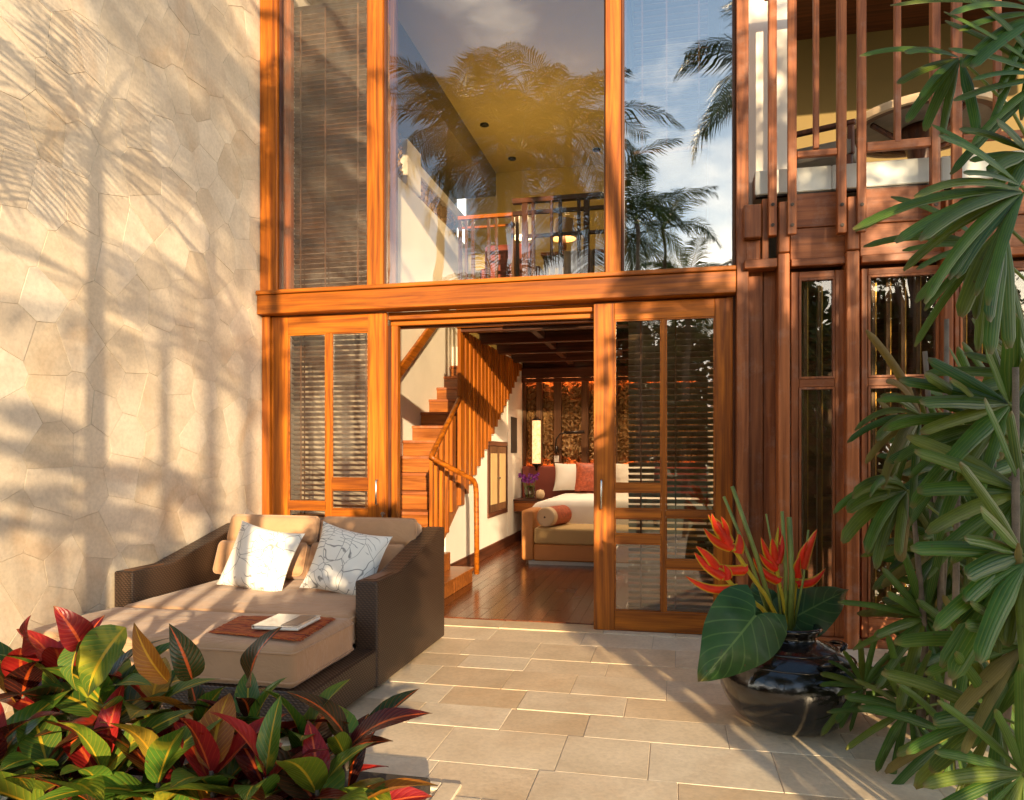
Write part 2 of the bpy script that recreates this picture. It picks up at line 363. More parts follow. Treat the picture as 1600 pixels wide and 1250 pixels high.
M['bulb'] = emit('bulb_glow', (1.0, 0.72, 0.40), 12.0)
M['carved'] = wood('carved_wood', (0.20, 0.10, 0.035), (0.46, 0.27, 0.11), 'z', 0.5, 0.1, 0.1)
M['urn'] = plain('black_glaze', (0.010, 0.008, 0.007), 0.06, 0.8, 7, 0.3, 0, 0.5)
M['bract'] = leafmat('bract_red', [(0.72, 0.028, 0.012), (0.78, 0.05, 0.014)], (0.8, 0.16, 0.03), 0.0, 0.35, trans=0.25, edge=(0.55, 0.42, 0.03))
M['bract_tip'] = leafmat('bract_green', [(0.30, 0.32, 0.04), (0.38, 0.36, 0.05)], (0.4, 0.4, 0.06), 0.0, 0.4)
M['stem'] = plain('green_stem', (0.17, 0.22, 0.045), 0.4, 0.25, 8, 0.1)
M['croton_red'] = leafmat('croton_red', [(0.20, 0.012, 0.012), (0.42, 0.02, 0.018), (0.07, 0.008, 0.012), (0.30, 0.015, 0.015)], (0.62, 0.10, 0.03), 0.055, 0.24, 0.25, 10, 0.2)
M['croton_dark'] = leafmat('croton_dark', [(0.035, 0.010, 0.010), (0.03, 0.05, 0.012), (0.07, 0.008, 0.012), (0.05, 0.02, 0.008)], (0.60, 0.10, 0.02), 0.06, 0.22, 0.25, 12, 0.15)
M['croton_green'] = leafmat('croton_green', [(0.06, 0.15, 0.02), (0.10, 0.20, 0.025), (0.05, 0.11, 0.02), (0.14, 0.20, 0.02)], (0.55, 0.36, 0.03), 0.045, 0.26, 0.3, 12, 0.22, blotch=(0.36, 0.34, 0.03))
M['croton_gold'] = leafmat('croton_gold', [(0.40, 0.20, 0.02), (0.36, 0.10, 0.02), (0.30, 0.24, 0.03)], (0.66, 0.34, 0.03), 0.05, 0.28, 0.5, 12, 0.25)
M['rhapis'] = leafmat('fan_palm_leaf', [(0.040, 0.115, 0.016), (0.070, 0.145, 0.016), (0.030, 0.085, 0.015), (0.120, 0.150, 0.016), (0.050, 0.125, 0.018)], (0.20, 0.23, 0.04), 0.0, 0.30, stripes=5, trans=0.3)
M['rhapis_old'] = leafmat('fan_palm_old_leaf', [(0.16, 0.13, 0.03), (0.22, 0.14, 0.03), (0.12, 0.13, 0.025)], (0.28, 0.22, 0.05), 0.0, 0.5, stripes=7, trans=0.25)
M['alocasia'] = leafmat('heart_leaf', [(0.022, 0.075, 0.022), (0.03, 0.085, 0.02)], (0.10, 0.19, 0.05), 0.018, 0.3, 0.55, 7, 0.15)
M['palmleaf'] = leafmat('palm_leaflet', [(0.04, 0.075, 0.015), (0.06, 0.09, 0.016), (0.05, 0.07, 0.014)], (0.2, 0.2, 0.05), 0.0, 0.4, trans=0.2)
M['shrubleaf'] = leafmat('shrub_leaf', [(0.03, 0.065, 0.014), (0.05, 0.09, 0.018), (0.035, 0.055, 0.012)], (0.1, 0.15, 0.04), 0.0, 0.4, trans=0.2)
M['bark'] = plain('bark', (0.16, 0.12, 0.085), 0.9, 0.35, 12, 0.8)
M['purple'] = plain('orchid', (0.16, 0.01, 0.20), 0.5, 0.3, 20, 0.1)
M['water'] = plain('book_cover', (0.66, 0.56, 0.42), 0.22, 0.12, 5, 0, 0, 0.5)
M['bolster_end'] = M['cream']
M['pale_slat'] = plain('pale_slat', (0.22, 0.17, 0.125), 0.3, 0.15, 6, 0.05)
M['underside'] = plain('table_underside', (0.20, 0.165, 0.125), 0.7, 0.2, 8, 0.2)
M['pale'] = plain('pale_grey', (0.52, 0.50, 0.48), 0.7)
# ------------------------------------------------------------------ mesh helpers
class MB:
    def __init__(s): s.v = []; s.f = []; s.uv = []
    def add(s, vs, fs, uvs=None):
        k = len(s.v); s.v += [tuple(v) for v in vs]
        for i, f in enumerate(fs):
            s.f.append(tuple(k + j for j in f)); s.uv.append(uvs[i] if uvs else None)
        return s
    def box(s, x0, x1, y0, y1, z0, z1):
        vs = [(x0, y0, z0), (x1, y0, z0), (x1, y1, z0), (x0, y1, z0), (x0, y0, z1), (x1, y0, z1), (x1, y1, z1), (x0, y1, z1)]
        return s.add(vs, [(0, 3, 2, 1), (4, 5, 6, 7), (0, 1, 5, 4), (1, 2, 6, 5), (2, 3, 7, 6), (3, 0, 4, 7)])
    def tube(s, pts, rad, n=8, cap=True):
        pts = [Vector(p) for p in pts]; k = len(s.v); prev = None
        for i, p in enumerate(pts):
            d = (pts[min(i + 1, len(pts) - 1)] - pts[max(i - 1, 0)]).normalized()
            if prev is None:
                a = d.cross(Vector((0, 0, 1)))
                if a.length < 0.1: a = d.cross(Vector((1, 0, 0)))
            else: a = prev - d * prev.dot(d)
            a.normalize(); prev = a; b = d.cross(a)
            r = rad[i] if isinstance(rad, (list, tuple)) else rad
            for j in range(n):
                t = 2 * math.pi * j / n; s.v.append(tuple(p + a * (r * math.cos(t)) + b * (r * math.sin(t))))
        for i in range(len(pts) - 1):
            for j in range(n):
                s.f.append((k + i * n + j, k + i * n + (j + 1) % n, k + (i + 1) * n + (j + 1) % n, k + (i + 1) * n + j)); s.uv.append(None)
        if cap:
            s.f.append(tuple(k + j for j in reversed(range(n)))); s.uv.append(None)
            s.f.append(tuple(k + (len(pts) - 1) * n + j for j in range(n))); s.uv.append(None)
        return s
    def lathe(s, prof, c, n=40):
        k = len(s.v); c = Vector(c)
        for (r, z) in prof:
            for j in range(n):
                t = 2 * math.pi * j / n; s.v.append((c.x + r * math.cos(t), c.y + r * math.sin(t), c.z + z))
        for i in range(len(prof) - 1):
            for j in range(n):
                s.f.append((k + i * n + j, k + i * n + (j + 1) % n, k + (i + 1) * n + (j + 1) % n, k + (i + 1) * n + j)); s.uv.append(None)
        return s
    def strip(s, rows, uvv=None):
        """rows: list of equal-length lists of points; UV u across, v along"""
        k = len(s.v); m = len(rows[0])
        for r in rows: s.v += [tuple(p) for p in r]
        n = len(rows)
        for i in range(n - 1):
            for j in range(m - 1):
                s.f.append((k + i * m + j, k + i * m + j + 1, k + (i + 1) * m + j + 1, k + (i + 1) * m + j))
                u0, u1, v0, v1 = j / (m - 1), (j + 1) / (m - 1), i / (n - 1), (i + 1) / (n - 1)
                s.uv.append(((u0, v0), (u1, v0), (u1, v1), (u0, v1)))
        return s
    def mesh(s, name, mat, off=Vector((0, 0, 0)), smooth=False, bevel=0.0, seg=1):
        me = bpy.data.meshes.new(name)
        me.from_pydata([(v[0] - off.x, v[1] - off.y, v[2] - off.z) for v in s.v], [], s.f)
        if any(u for u in s.uv):
            ul = me.uv_layers.new(name='UVMap'); i = 0
            for f, u in zip(s.f, s.uv):
                for q in range(len(f)):
                    ul.data[i].uv = u[q] if u else (0, 0)
                    i += 1
        if bevel:
            bm = bmesh.new(); bm.from_mesh(me)
            bmesh.ops.bevel(bm, geom=list(bm.edges), offset=bevel, segments=seg, affect='EDGES', profile=0.5, clamp_overlap=True)
            bm.to_mesh(me); bm.free()
        if smooth:
            for p in me.polygons: p.use_smooth = True
        if mat: me.materials.append(mat)
        me.update()
        return me
ROOT = {}
def wloc(o):
    return ROOT.get(o.name, Vector((0, 0, 0)))
def link(name, me, parent=None, loc=(0, 0, 0)):
    o = bpy.data.objects.new(name, me); COL.objects.link(o); o.location = loc
    if parent:
        o.parent = parent; ROOT[o.name] = wloc(parent)
    return o
def tag(o, label=None, cat=None, group=None, kind=None):
    if label: o['label'] = label
    if cat: o['category'] = cat
    if group: o['group'] = group
    if kind: o['kind'] = kind
    return o
def thing(name, label, cat, loc=(0, 0, 0), group=None):
    o = bpy.data.objects.new(name, None); COL.objects.link(o); o.location = loc; o.empty_display_size = 0.1
    ROOT[o.name] = Vector(loc)
    return tag(o, label, cat, group)
def part(name, mb, mat, parent=None, smooth=False, bevel=0.0, seg=1):
    return link(name, mb.mesh(name, M[mat] if isinstance(mat, str) else mat, wloc(parent) if parent else Vector((0, 0, 0)), smooth, bevel, seg), parent)
def bx(name, d, mat, parent=None, bevel=0.003):
    return part(name, MB().box(*d), mat, parent, False, bevel)
def piece(name, me, parent, loc, rot=None):
    """shared-mesh piece at a world location under an unrotated parent"""
    o = bpy.data.objects.new(name, me); COL.objects.link(o); o.parent = parent
    o.location = Vector(loc) - wloc(parent)
    if rot: o.rotation_euler = rot
    return o
def rbox(d, r, seg=4, puff=0.0, sub=0, seed=0):
    """soft rounded box, optionally puffed"""
    x0, x1, y0, y1, z0, z1 = d
    bm = bmesh.new(); bmesh.ops.create_cube(bm, size=1.0)
    for v in bm.verts: v.co = Vector(((x0 + x1) / 2 + v.co.x * (x1 - x0), (y0 + y1) / 2 + v.co.y * (y1 - y0), (z0 + z1) / 2 + v.co.z * (z1 - z0)))
    bmesh.ops.bevel(bm, geom=list(bm.edges), offset=r, segments=seg, affect='EDGES', profile=0.5)
    if puff:
        bmesh.ops.subdivide_edges(bm, edges=[e for e in bm.edges if e.calc_length() > 0.08], cuts=5, use_grid_fill=True)
        c = Vector(((x0 + x1) / 2, (y0 + y1) / 2, (z0 + z1) / 2))
        for v in bm.verts:
            u = (v.co.x - c.x) / (x1 - x0) * 2; vv = (v.co.y - c.y) / (y1 - y0) * 2; ww = (v.co.z - c.z) / (z1 - z0) * 2
            dims = sorted([(x1 - x0, 0), (y1 - y0, 1), (z1 - z0, 2)]); thin = dims[0][1]
            q = [u, vv, ww]; oth = [q[i] for i in range(3) if i != thin]
            k = max(0, 1 - oth[0] ** 2) * max(0, 1 - oth[1] ** 2)
            sg = 1 if q[thin] > 0 else -1
            off = puff * k * sg * abs(q[thin]) + 0.006 * mnoise.noise(v.co * 5 + Vector((seed, 0, 0)))
            if thin == 0: v.co.x += off
            elif thin == 1: v.co.y += off
            else: v.co.z += off
    return bm
def bmpart(name, bm, mat, parent=None, smooth=True, mtx=None):
    if mtx: bmesh.ops.transform(bm, matrix=mtx, verts=bm.verts)
    off = wloc(parent) if parent else Vector((0, 0, 0))
    bmesh.ops.translate(bm, verts=bm.verts, vec=-off)
    bmesh.ops.recalc_face_normals(bm, faces=bm.faces)
    me = bpy.data.meshes.new(name); bm.to_mesh(me); bm.free()
    if smooth:
        for p in me.polygons: p.use_smooth = True
    me.materials.append(M[mat]); return link(name, me, parent)
# ------------------------------------------------------------------ setting: ground, terrace, bed
rng = random.Random(7)
g = MB(); g.add([(-150, -150, -0.06), (150, -150, -0.06), (150, 60, -0.06), (-150, 60, -0.06)], [(0, 1, 2, 3)])
tag(part('ground', g, 'lawn'), kind='structure')
D = 5.50
XW = -3.31
terr = tag(bx('terrace', (XW - 0.02, 4.6, -1.6, 5.62, -0.05, -0.004), 'mortar', None, 0), kind='structure')
y = 5.655
first = True
while y > -1.4:
    dep = rng.choice([0.28, 0.30, 0.36, 0.40])
    if first: dep = 0.245
    x = XW + 0.01 - rng.random() * 0.4
    while x < 4.5:
        wd = rng.uniform(0.36, 0.66)
        if first: wd = rng.uniform(0.5, 0.8)
        x0, x1 = max(x, XW + 0.005) + 0.0016, x + wd - 0.0016
        if x1 - x0 > 0.04:
            dz = rng.uniform(-0.0015, 0.0015) + (0.006 if first else 0)
            bx('paver', (x0, x1, y - dep + 0.0016, y - 0.0016, -0.03, dz), 'paver', terr, 0.002)
        x += wd
    y -= dep; first = False

# ------------------------------------------------------------------ stone wall on the left: irregular flat stones
wall = thing('stone_wall', 'tall beige wall of irregular flat stones with palm shadows', 'wall', (XW, 2.5, 0))
bx('wall_core', (XW - 0.35, XW - 0.006, 2.72, 5.52, -0.05, 6.4), 'mortar', wall, 0)
seeds = []
tries = 0
while tries < 9000 and len(seeds) < 300:
    tries += 1
    p = (rng.uniform(2.6, 5.6), rng.uniform(-0.1, 6.4))
    if all((p[0] - q[0]) ** 2 + ((p[1] - q[1]) * 0.78) ** 2 > (0.17 if tries % 3 else 0.27) ** 2 for q in seeds): seeds.append(p)
def clip(poly, a, b):
    mxp = ((a[0] + b[0]) / 2, (a[1] + b[1]) / 2); nx, ny = b[0] - a[0], b[1] - a[1]
    ln = math.hypot(nx, ny); nx /= ln; ny /= ln
    out = []
    for i in range(len(poly)):
        p, q = poly[i], poly[(i + 1) % len(poly)]
        dp = (p[0] - mxp[0]) * nx + (p[1] - mxp[1]) * ny + 0.0007; dq = (q[0] - mxp[0]) * nx + (q[1] - mxp[1]) * ny + 0.0007
        if dp <= 0: out.append(p)
        if (dp < 0) != (dq < 0) and abs(dp - dq) > 1e-9:
            t = dp / (dp - dq); out.append((p[0] + (q[0] - p[0]) * t, p[1] + (q[1] - p[1]) * t))
    return out
for s_ in seeds:
    poly = [(2.73, -0.02), (5.5, -0.02), (5.5, 6.38), (2.73, 6.38)]
    for q in seeds:
        if q is not s_ and abs(q[0] - s_[0]) < 1.1 and abs(q[1] - s_[1]) < 1.1 and len(poly) > 2:
            poly = clip(poly, s_, q)
    if len(poly) < 3: continue
    n = len(poly)
    cx_ = sum(p[0] for p in poly) / n; cz_ = sum(p[1] for p in poly) / n
    f = XW + rng.uniform(-0.0009, 0.0009); ty, tz = rng.uniform(-.006, .006), rng.uniform(-.006, .006)
    mb = MB()
    def fr(p, k=1.0, off=0.0):
        yy = cx_ + (p[0] - cx_) * k; zz = cz_ + (p[1] - cz_) * k
        return (f + off + ty * (yy - cx_) + tz * (zz - cz_), yy, zz)
    back = [(XW - 0.03, p[0], p[1]) for p in poly]; mid = [fr(p, 1.0, -0.0012) for p in poly]; front = [fr(p, 0.99) for p in poly]
    fs = [tuple(range(2 * n, 3 * n))]
    for i in range(n):
        j = (i + 1) % n
        fs.append((i, j, n + j, n + i)); fs.append((n + i, n + j, 2 * n + j, 2 * n + i))
    mb.add(back + mid + front, fs)
    part('stone', mb, 'wallstone', wall)

# ------------------------------------------------------------------ the villa
villa = thing('villa', 'two-storey teak villa with sliding glass doors and a balcony', 'house', (-0.5, D, 0))
V = villa
def P(name, d, mat, bevel=0.004): return bx(name, d, mat, V, bevel)
# main beam with its cap
P('beam', (XW + 0.003, 0.418, 5.395, 5.56, 2.445, 2.598), 'teak_x', 0.005)
P('beam_cap', (XW + 0.003, 0.416, 5.375, 5.58, 2.600, 2.632), 'teak_x', 0.005)
# head beam above the picture and roof
P('beam', (XW + 0.003, 0.416, 5.40, 5.58, 5.12, 5.40), 'teak_x', 0.005)
P('fascia', (-3.6, 4.5, 5.0, 5.06, 5.75, 6.0), 'dark_x', 0.005)
P('roof', (-3.7, 4.6, 5.0, 12.2, 6.003, 6.12), 'dark_x', 0)
# upper posts
px = lambda p: fx(p, 5.44)
P('post', (XW + 0.003, px(432), 5.44, 5.58, 2.634, 5.118), 'teak_z')
P('post', (px(573), px(597), 5.44, 5.58, 2.634, 5.118), 'teak_z')
P('post', (px(946), px(970), 5.44, 5.58, 2.634, 5.118), 'teak_z')
P('post', (0.420, 0.500, 5.385, 5.60, -0.01, 5.75), 'red_z')
# upper windows: thin frames and panes
def window(x0, x1, z0, z1, yf, fw, mat_pane, left=True, right=True):
    wn = MB()
    f = P('window_frame', (x0, x0 + fw, yf - 0.03, yf + 0.03, z0, z1), 'dark_z', 0.003) if left else None
    f2 = P('window_frame', (x1 - fw, x1, yf - 0.03, yf + 0.03, z0, z1), 'slat_z', 0.003) if right else None
    a = x0 + (fw if left else 0); b = x1 - (fw if right else 0)
    bx('pane', (a, b, yf - 0.003, yf + 0.003, z0 + 0.004, z1), mat_pane, V, 0)
window(px(432) + .002, px(573) - .002, 2.634, 5.118, 5.50, 0.012, 'pane')
window(px(597) + .002, px(946) - .002, 2.634, 5.118, 5.50, 0.012, 'pane')
window(px(970) + .002, 0.418, 2.634, 5.118, 5.50, 0.02, 'pane_mirror')
# inner jamb boards beside the upper glass
P('jamb', (fx(440, 5.62), fx(457, 5.62), 5.59, 5.65, 2.634, 5.118), 'red_z')
P('jamb', (fx(600, 5.64), fx(610, 5.64), 5.60, 5.66, 2.634, 5.118), 'dark_z')
P('jamb', (fx(610.5, 5.64), fx(622, 5.64), 5.585, 5.64, 2.634, 5.118), 'slat_z')
P('jamb', (fx(971, 5.62), fx(979, 5.62), 5.60, 5.66, 2.634, 5.118), 'slat_z')
# lower left post, head tracks and jambs of the opening
P('post', (XW + 0.003, fx(424, 5.5) - 0.002, 5.47, 5.60, 0.0, 2.443), 'teak_z')
P('track', (-2.24, -0.594, 5.555, 5.60, 2.385, 2.443), 'teak_x')
P('track', (-2.24, -0.40, 5.605, 5.66, 2.345, 2.443), 'teak_x')
P('track', (-2.24, 0.40, 5.665, 5.70, 2.33, 2.443), 'dark_x')
P('jamb', (fx(606, 5.60), fx(613, 5.60), 5.58, 5.66, 0.005, 2.343), 'dark_z')
P('jamb', (fx(613.5, 5.60), fx(623, 5.60), 5.57, 5.64, 0.005, 2.34), 'teak_z')
P('jamb', (0.405, 0.419, 5.50, 5.66, 0.005, 2.443), 'dark_z')

def door(x0, x1, zb, zt, y0, stiles, rails, muntins, panes, hx, hz, key=None, lab=None):
    d = link('sliding_door', None, V); d.empty_display_size = 0.1; ROOT[d.name] = wloc(V)
    if lab: d['label'] = lab
    for (a, b) in stiles: bx('stile', (a, b, y0, y0 + 0.045, zb, zt), 'teak_z', d, 0.003)
    for (a, b, c, e) in rails: bx('rail', (a, b, y0 + 0.0015, y0 + 0.0435, c, e), 'teak_x', d, 0.003)
    for (a, b, c, e) in muntins: bx('muntin', (a, b, y0 + 0.004, y0 + 0.041, c, e), 'teak_z', d, 0.003)
    for (a, b, c, e) in panes: bx('pane', (a, b, y0 + 0.020, y0 + 0.025, c, e), 'pane_door', d, 0)
    for (a, b, c, e) in panes:
        mb = MB()
        k = 0.009
        mb.box(a, a + k, y0 + 0.009, y0 + 0.019, c, e); mb.box(b - k, b, y0 + 0.009, y0 + 0.019, c, e)
        mb.box(a + k, b - k, y0 + 0.009, y0 + 0.019, c, c + k); mb.box(a + k, b - k, y0 + 0.009, y0 + 0.019, e - k, e)
        part('glazing_bead', mb, 'teak_x', d)
    m = MB(); yy = y0 - 0.035
    m.tube([(hx, y0 + 0.002, hz[1]), (hx, yy + .008, hz[1]), (hx, yy, hz[1] - 0.010), (hx, yy, hz[0] + 0.010), (hx, yy + .008, hz[0]), (hx, y0 + 0.002, hz[0])], 0.008, 8)
    part('handle', m, 'steel', d, True)
    if key:
        k = MB(); k.tube([(key[0], y0 + 0.001, key[1]), (key[0], y0 - 0.008, key[1])], [0.018, 0.016], 14)
        k.box(key[0] - 0.008, key[0] + 0.008, y0 - 0.012, y0 - 0.004, key[1] - 0.035, key[1])
        part('keyhole', k, 'steel', d, False)
    return d
# left door: photo measures on the plane y = 5.5
door(-3.237, -2.237, 0.012, 2.437, 5.50,
     [(-3.237, -3.088), (-2.388, -2.237)],
     [(-3.087, -2.389, 2.291, 2.4365), (-3.087, -2.389, 0.0125, 0.19), (-3.087, -2.757, 0.865, 0.925), (-2.705, -2.389, 1.028, 1.116), (-2.705, -2.389, 0.80, 0.87), (-3.087, -2.757, 0.42, 0.48)],
     [(-2.756, -2.706, 0.191, 2.290)],
     [(-3.087, -2.757, 0.926, 2.290), (-3.087, -2.757, 0.481, 0.864), (-3.087, -2.757, 0.191, 0.419), (-2.705, -2.389, 1.117, 2.290), (-2.705, -2.389, 0.871, 1.027), (-2.705, -2.389, 0.191, 0.799)],
     -2.307, (0.914, 1.107), (-2.262, 0.84), 'left sliding door of glowing orange teak behind the daybed')
door(-0.592, 0.402, 0.008, 2.433, 5.50,
     [(-0.592, -0.439), (0.278, 0.402)],
     [(-0.438, 0.277, 2.303, 2.4325), (-0.438, 0.277, 0.0085, 0.155), (-0.438, -0.10, 1.037, 1.092), (-0.438, -0.10, 0.84, 0.905), (-0.438, -0.10, 0.656, 0.718), (-0.067, 0.277, 0.852, 0.900), (-0.067, 0.277, 0.479, 0.54)],
     [(-0.099, -0.068, 0.156, 2.302)],
     [(-0.438, -0.10, 1.093, 2.302), (-0.438, -0.10, 0.906, 1.036), (-0.438, -0.10, 0.719, 0.839), (-0.438, -0.10, 0.156, 0.655), (-0.067, 0.277, 0.901, 2.302), (-0.067, 0.277, 0.541, 0.851), (-0.067, 0.277, 0.156, 0.478)],
     -0.533, (0.906, 1.12), None, 'right sliding door in shadow beside the flower urn')

# ---- right bay: columns, boards, windows, balcony slab, slatted railing
BY = 5.42
P('panel', (fx(1165.5, 5.47), fx(1192, 5.47), 5.47, 5.52, 0.005, 2.60), 'red_z')
P('panel', (fx(1192.5, 5.48), fx(1216, 5.48), 5.485, 5.53, 0.005, 2.60), 'red_z')
P('bracket', (fx(1163, 5.33), fx(1215, 5.33), 5.33, 5.46, 2.592, 2.655), 'red_x', 0.006)
P('bracket', (fx(1162, 5.33), fx(1190, 5.33), 5.32, 5.44, 2.80, 3.03), 'red_z', 0.006)
P('bracket', (fx(1165, 5.40), fx(1188, 5.40), 5.38, 5.46, 2.657, 2.798), 'red_z', 0.006)
P('bracket', (fx(1191, 5.36), fx(1201, 5.36), 5.36, 5.46, 2.657, 3.075), 'red_z', 0.004)
cols_ = [(1216, 1234, 316, 396), (1323, 1343, 308, 392), (1476, 1490, 300, 380)]
for a, b, t1, t2 in cols_:
    xa, xb = fx(a, 5.33), fx(b, 5.33)
    P('column', (xa, xb, 5.33, 5.50, 0.0, fz(a, t2, 5.33)), 'red_z', 0.005)
    P('column_cap', (xa + 0.002, xb - 0.002, 5.318, 5.48, fz(a, t2, 5.33) + 0.004, fz(a, t1, 5.33)), 'red_z', 0.006)
xe = 4.4
for (a, b) in ((fx(1235, 5.41), fx(1322, 5.41)), (fx(1344, 5.41), fx(1475, 5.41)), (fx(1491, 5.41), 2.6), (2.62, xe)):
    P('board', (a, b, 5.405, 5.45, 2.872, 3.105), 'red_x', 0.004)
    P('board', (a, b, 5.41, 5.45, 2.655, 2.868), 'red_x', 0.004)
    P('ledge', (a, b, 5.37, 5.45, 2.600, 2.652), 'red_x', 0.005)
# white balcony slab
P('balcony_slab', (fx(1180, 5.40), fx(1300, 5.40), 5.40, 5.60, 3.118, 3.285), 'slab', 0.006)
P('balcony_slab', (fx(1300.8, 5.40), fx(1470, 5.40), 5.403, 5.60, 3.120, 3.288), 'slab', 0.006)
P('balcony_slab', (fx(1470.8, 5.40), xe, 5.40, 5.60, 3.118, 3.286), 'slab', 0.006)
P('balcony_floor', (0.51, xe, 5.603, 9.0, 3.12, 3.27), 'plaster', 0)
P('slab_trim', (fx(1182, 5.40), xe, 5.415, 5.46, 3.107, 3.116), 'bronze', 0)
# slats of the balcony railing, hanging in front of the slab
for i, (a, b, bot) in enumerate([(1201, 1214, 368), (1231, 1245, 366), (1309, 1323, 364), (1340, 1354, 362), (1456, 1470, 362), (1488, 1504, 360)]):
    xa, xb = fx(a, 5.28), fx(b, 5.28)
    s_ = P('slat', (xa, xb, 5.28, 5.34 if i % 2 == 0 else 5.315, fz(a, bot, 5.28), 4.43), 'red_z', 0.004)
    for zz in (fz(a, 320, 5.28), fz(a, 352, 5.28)):
        if zz > fz(a, bot, 5.28) + 0.02:
            k = MB(); k.tube([((xa + xb) / 2, 5.281, zz), ((xa + xb) / 2, 5.274, zz)], 0.012, 10)
            part('bolt', k, 'bronze', s_)
k = 1
for xa in (2.35, 2.47, 3.0, 3.12, 3.65, 3.77):
    P('slat', (xa, xa + 0.06, 5.28, 5.33, 2.80, 4.43), 'red_z', 0.004)
for (a, b, yt, yb) in ((1245.5, 1308.5, 237, 247), (1354.5, 1455.5, 223, 237), (1504.5, 1640, 211, 222)):
    za, zb = fz(a, yb, 5.30), fz(a, yt, 5.30)
    P('railing_bar', (fx(a, 5.29), fx(b, 5.29), 5.287, 5.327, za, zb), 'red_x', 0.004)
for (a, b, yb) in ((1271, 1280, 233), (1398, 1408, 223), (1554, 1565, 211)):
    P('baluster', (fx(a, 5.29), fx(b, 5.29), 5.285, 5.325, fz(a, yb, 5.29) + 0.003, 4.43), 'red_z', 0.004)
P('handrail', (fx(1196, 5.28), xe, 5.25, 5.36, 4.433, 4.485), 'red_x', 0.006)
# balcony interior: white pier, ochre back wall
P('pier', (0.505, fx(1236, 5.62), 5.61, 5.80, 3.272, 5.74), 'plaster', 0.004)
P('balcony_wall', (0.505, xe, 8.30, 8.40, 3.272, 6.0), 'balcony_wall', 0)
P('balcony_ceiling', (0.505, xe, 5.10, 8.30, 5.70, 5.745), 'dark_x', 0)
P('eave_beam', (0.505, xe, 5.36, 5.48, 5.45, 5.69), 'red_x', 0.005)
# bay windows
def baywin(x0, x1, gx0, gx1, bars):
    zt = 2.572
    P('window_frame', (x0, gx0 - 0.016, BY, BY + 0.06, 0.06, zt), 'red_z')
    P('window_frame', (gx1 + 0.016, x1, BY, BY + 0.06, 0.06, zt), 'red_z')
    P('window_frame', (gx0 - 0.015, gx1 + 0.015, BY + 0.002, BY + 0.058, 2.525, zt), 'red_x')
    P('window_frame', (gx0 - 0.015, gx1 + 0.015, BY + 0.002, BY + 0.058, 1.772, 1.830), 'red_x')
    P('window_frame', (gx0 - 0.015, gx1 + 0.015, BY + 0.002, BY + 0.058, 0.06, 0.20), 'red_x')
    for (c, e) in ((1.845, 2.510), (0.215, 1.757)):
        mb = MB(); kk = 0.014
        mb.box(gx0 - kk, gx0, BY - 0.006, BY + 0.03, c - kk, e + kk); mb.box(gx1, gx1 + kk, BY - 0.006, BY + 0.03, c - kk, e + kk)
        mb.box(gx0, gx1, BY - 0.006, BY + 0.03, c - kk, c); mb.box(gx0, gx1, BY - 0.006, BY + 0.03, e, e + kk)
        part('moulding', mb, 'red_z', V)
        bx('pane', (gx0, gx1, BY + 0.020, BY + 0.025, c, e), 'pane_door', V, 0)
    n = int((gx1 - gx0) / 0.094) + 1
    for i in range(n):
        xx = gx0 + 0.05 + i * 0.094
        if xx < gx1:
            s_ = P('shutter_bar', (xx - 0.02, xx + 0.006, BY + 0.10, BY + 0.16, 0.10, 2.56), 'slat_z', 0.002)
            bx('bar_edge', (xx + 0.0065, xx + 0.0115, BY + 0.098, BY + 0.104, 0.10, 2.56), 'gold', s_, 0)
    P('sill', (x0, x1, BY - 0.03, BY + 0.07, 0.0, 0.057), 'red_x')
baywin(fx(1236, BY), fx(1320, BY), fx(1252, BY), fx(1301, BY), 2)
baywin(fx(1346, BY), fx(1474, BY) , fx(1360, BY), fx(1464, BY), 7)
baywin(fx(1492, BY), 2.55, fx(1504, BY), 2.50, 7)
P('wall', (2.56, xe, BY, BY + 0.1, 0, 2.60), 'red_z', 0)
# dark room behind the bay
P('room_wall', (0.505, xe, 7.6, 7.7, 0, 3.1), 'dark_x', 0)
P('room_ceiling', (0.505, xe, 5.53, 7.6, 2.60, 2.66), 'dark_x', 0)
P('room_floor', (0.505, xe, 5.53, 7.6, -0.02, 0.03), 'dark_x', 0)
for zz in (0.5, 0.9, 1.3):
    P('shelf', (1.3, 3.2, 7.1, 7.55, zz, zz + 0.03), 'slat_x', 0)

# ------------------------------------------------------------------ interior shell
floor = tag(bx('floor', (-3.35, 0.47, 5.66, 11.55, -0.04, 0.0), 'dark_y', None, 0), kind='structure')
x = -3.32
pl_meshes = {}
while x < 0.46:
    y = 5.66 - rng.random() * 0.9
    while y < 11.5:
        ln = rng.choice([0.9, 1.2, 1.5])
        y0, y1 = max(y, 5.662), min(y + ln - 0.0015, 11.5)
        if y1 > y0 + 0.03:
            bx('plank', (x + 0.0008, x + 0.0992, y0, y1, -0.01, 0.012 + rng.uniform(-0.0006, 0.0006)), 'floorwood', floor, 0.001)
        y += ln
    x += 0.1
def struct(name, d, mat): return tag(bx(name, d, mat, None, 0), kind='structure')
struct('interior_wall', (-3.45, -3.30, 5.605, 11.6, -0.02, 4.70), 'plaster')           # stair wall
struct('interior_wall', (-3.30, 0.50, 11.5, 11.65, -0.02, 6.0), 'ochre')               # back wall
struct('interior_wall', (0.475, 0.503, 5.66, 11.5, -0.02, 6.0), 'plaster')             # right partition
struct('interior_wall', (-2.44, -2.34, 10.30, 11.5, 0.0, 2.74), 'plaster')             # under-stair wall, far end
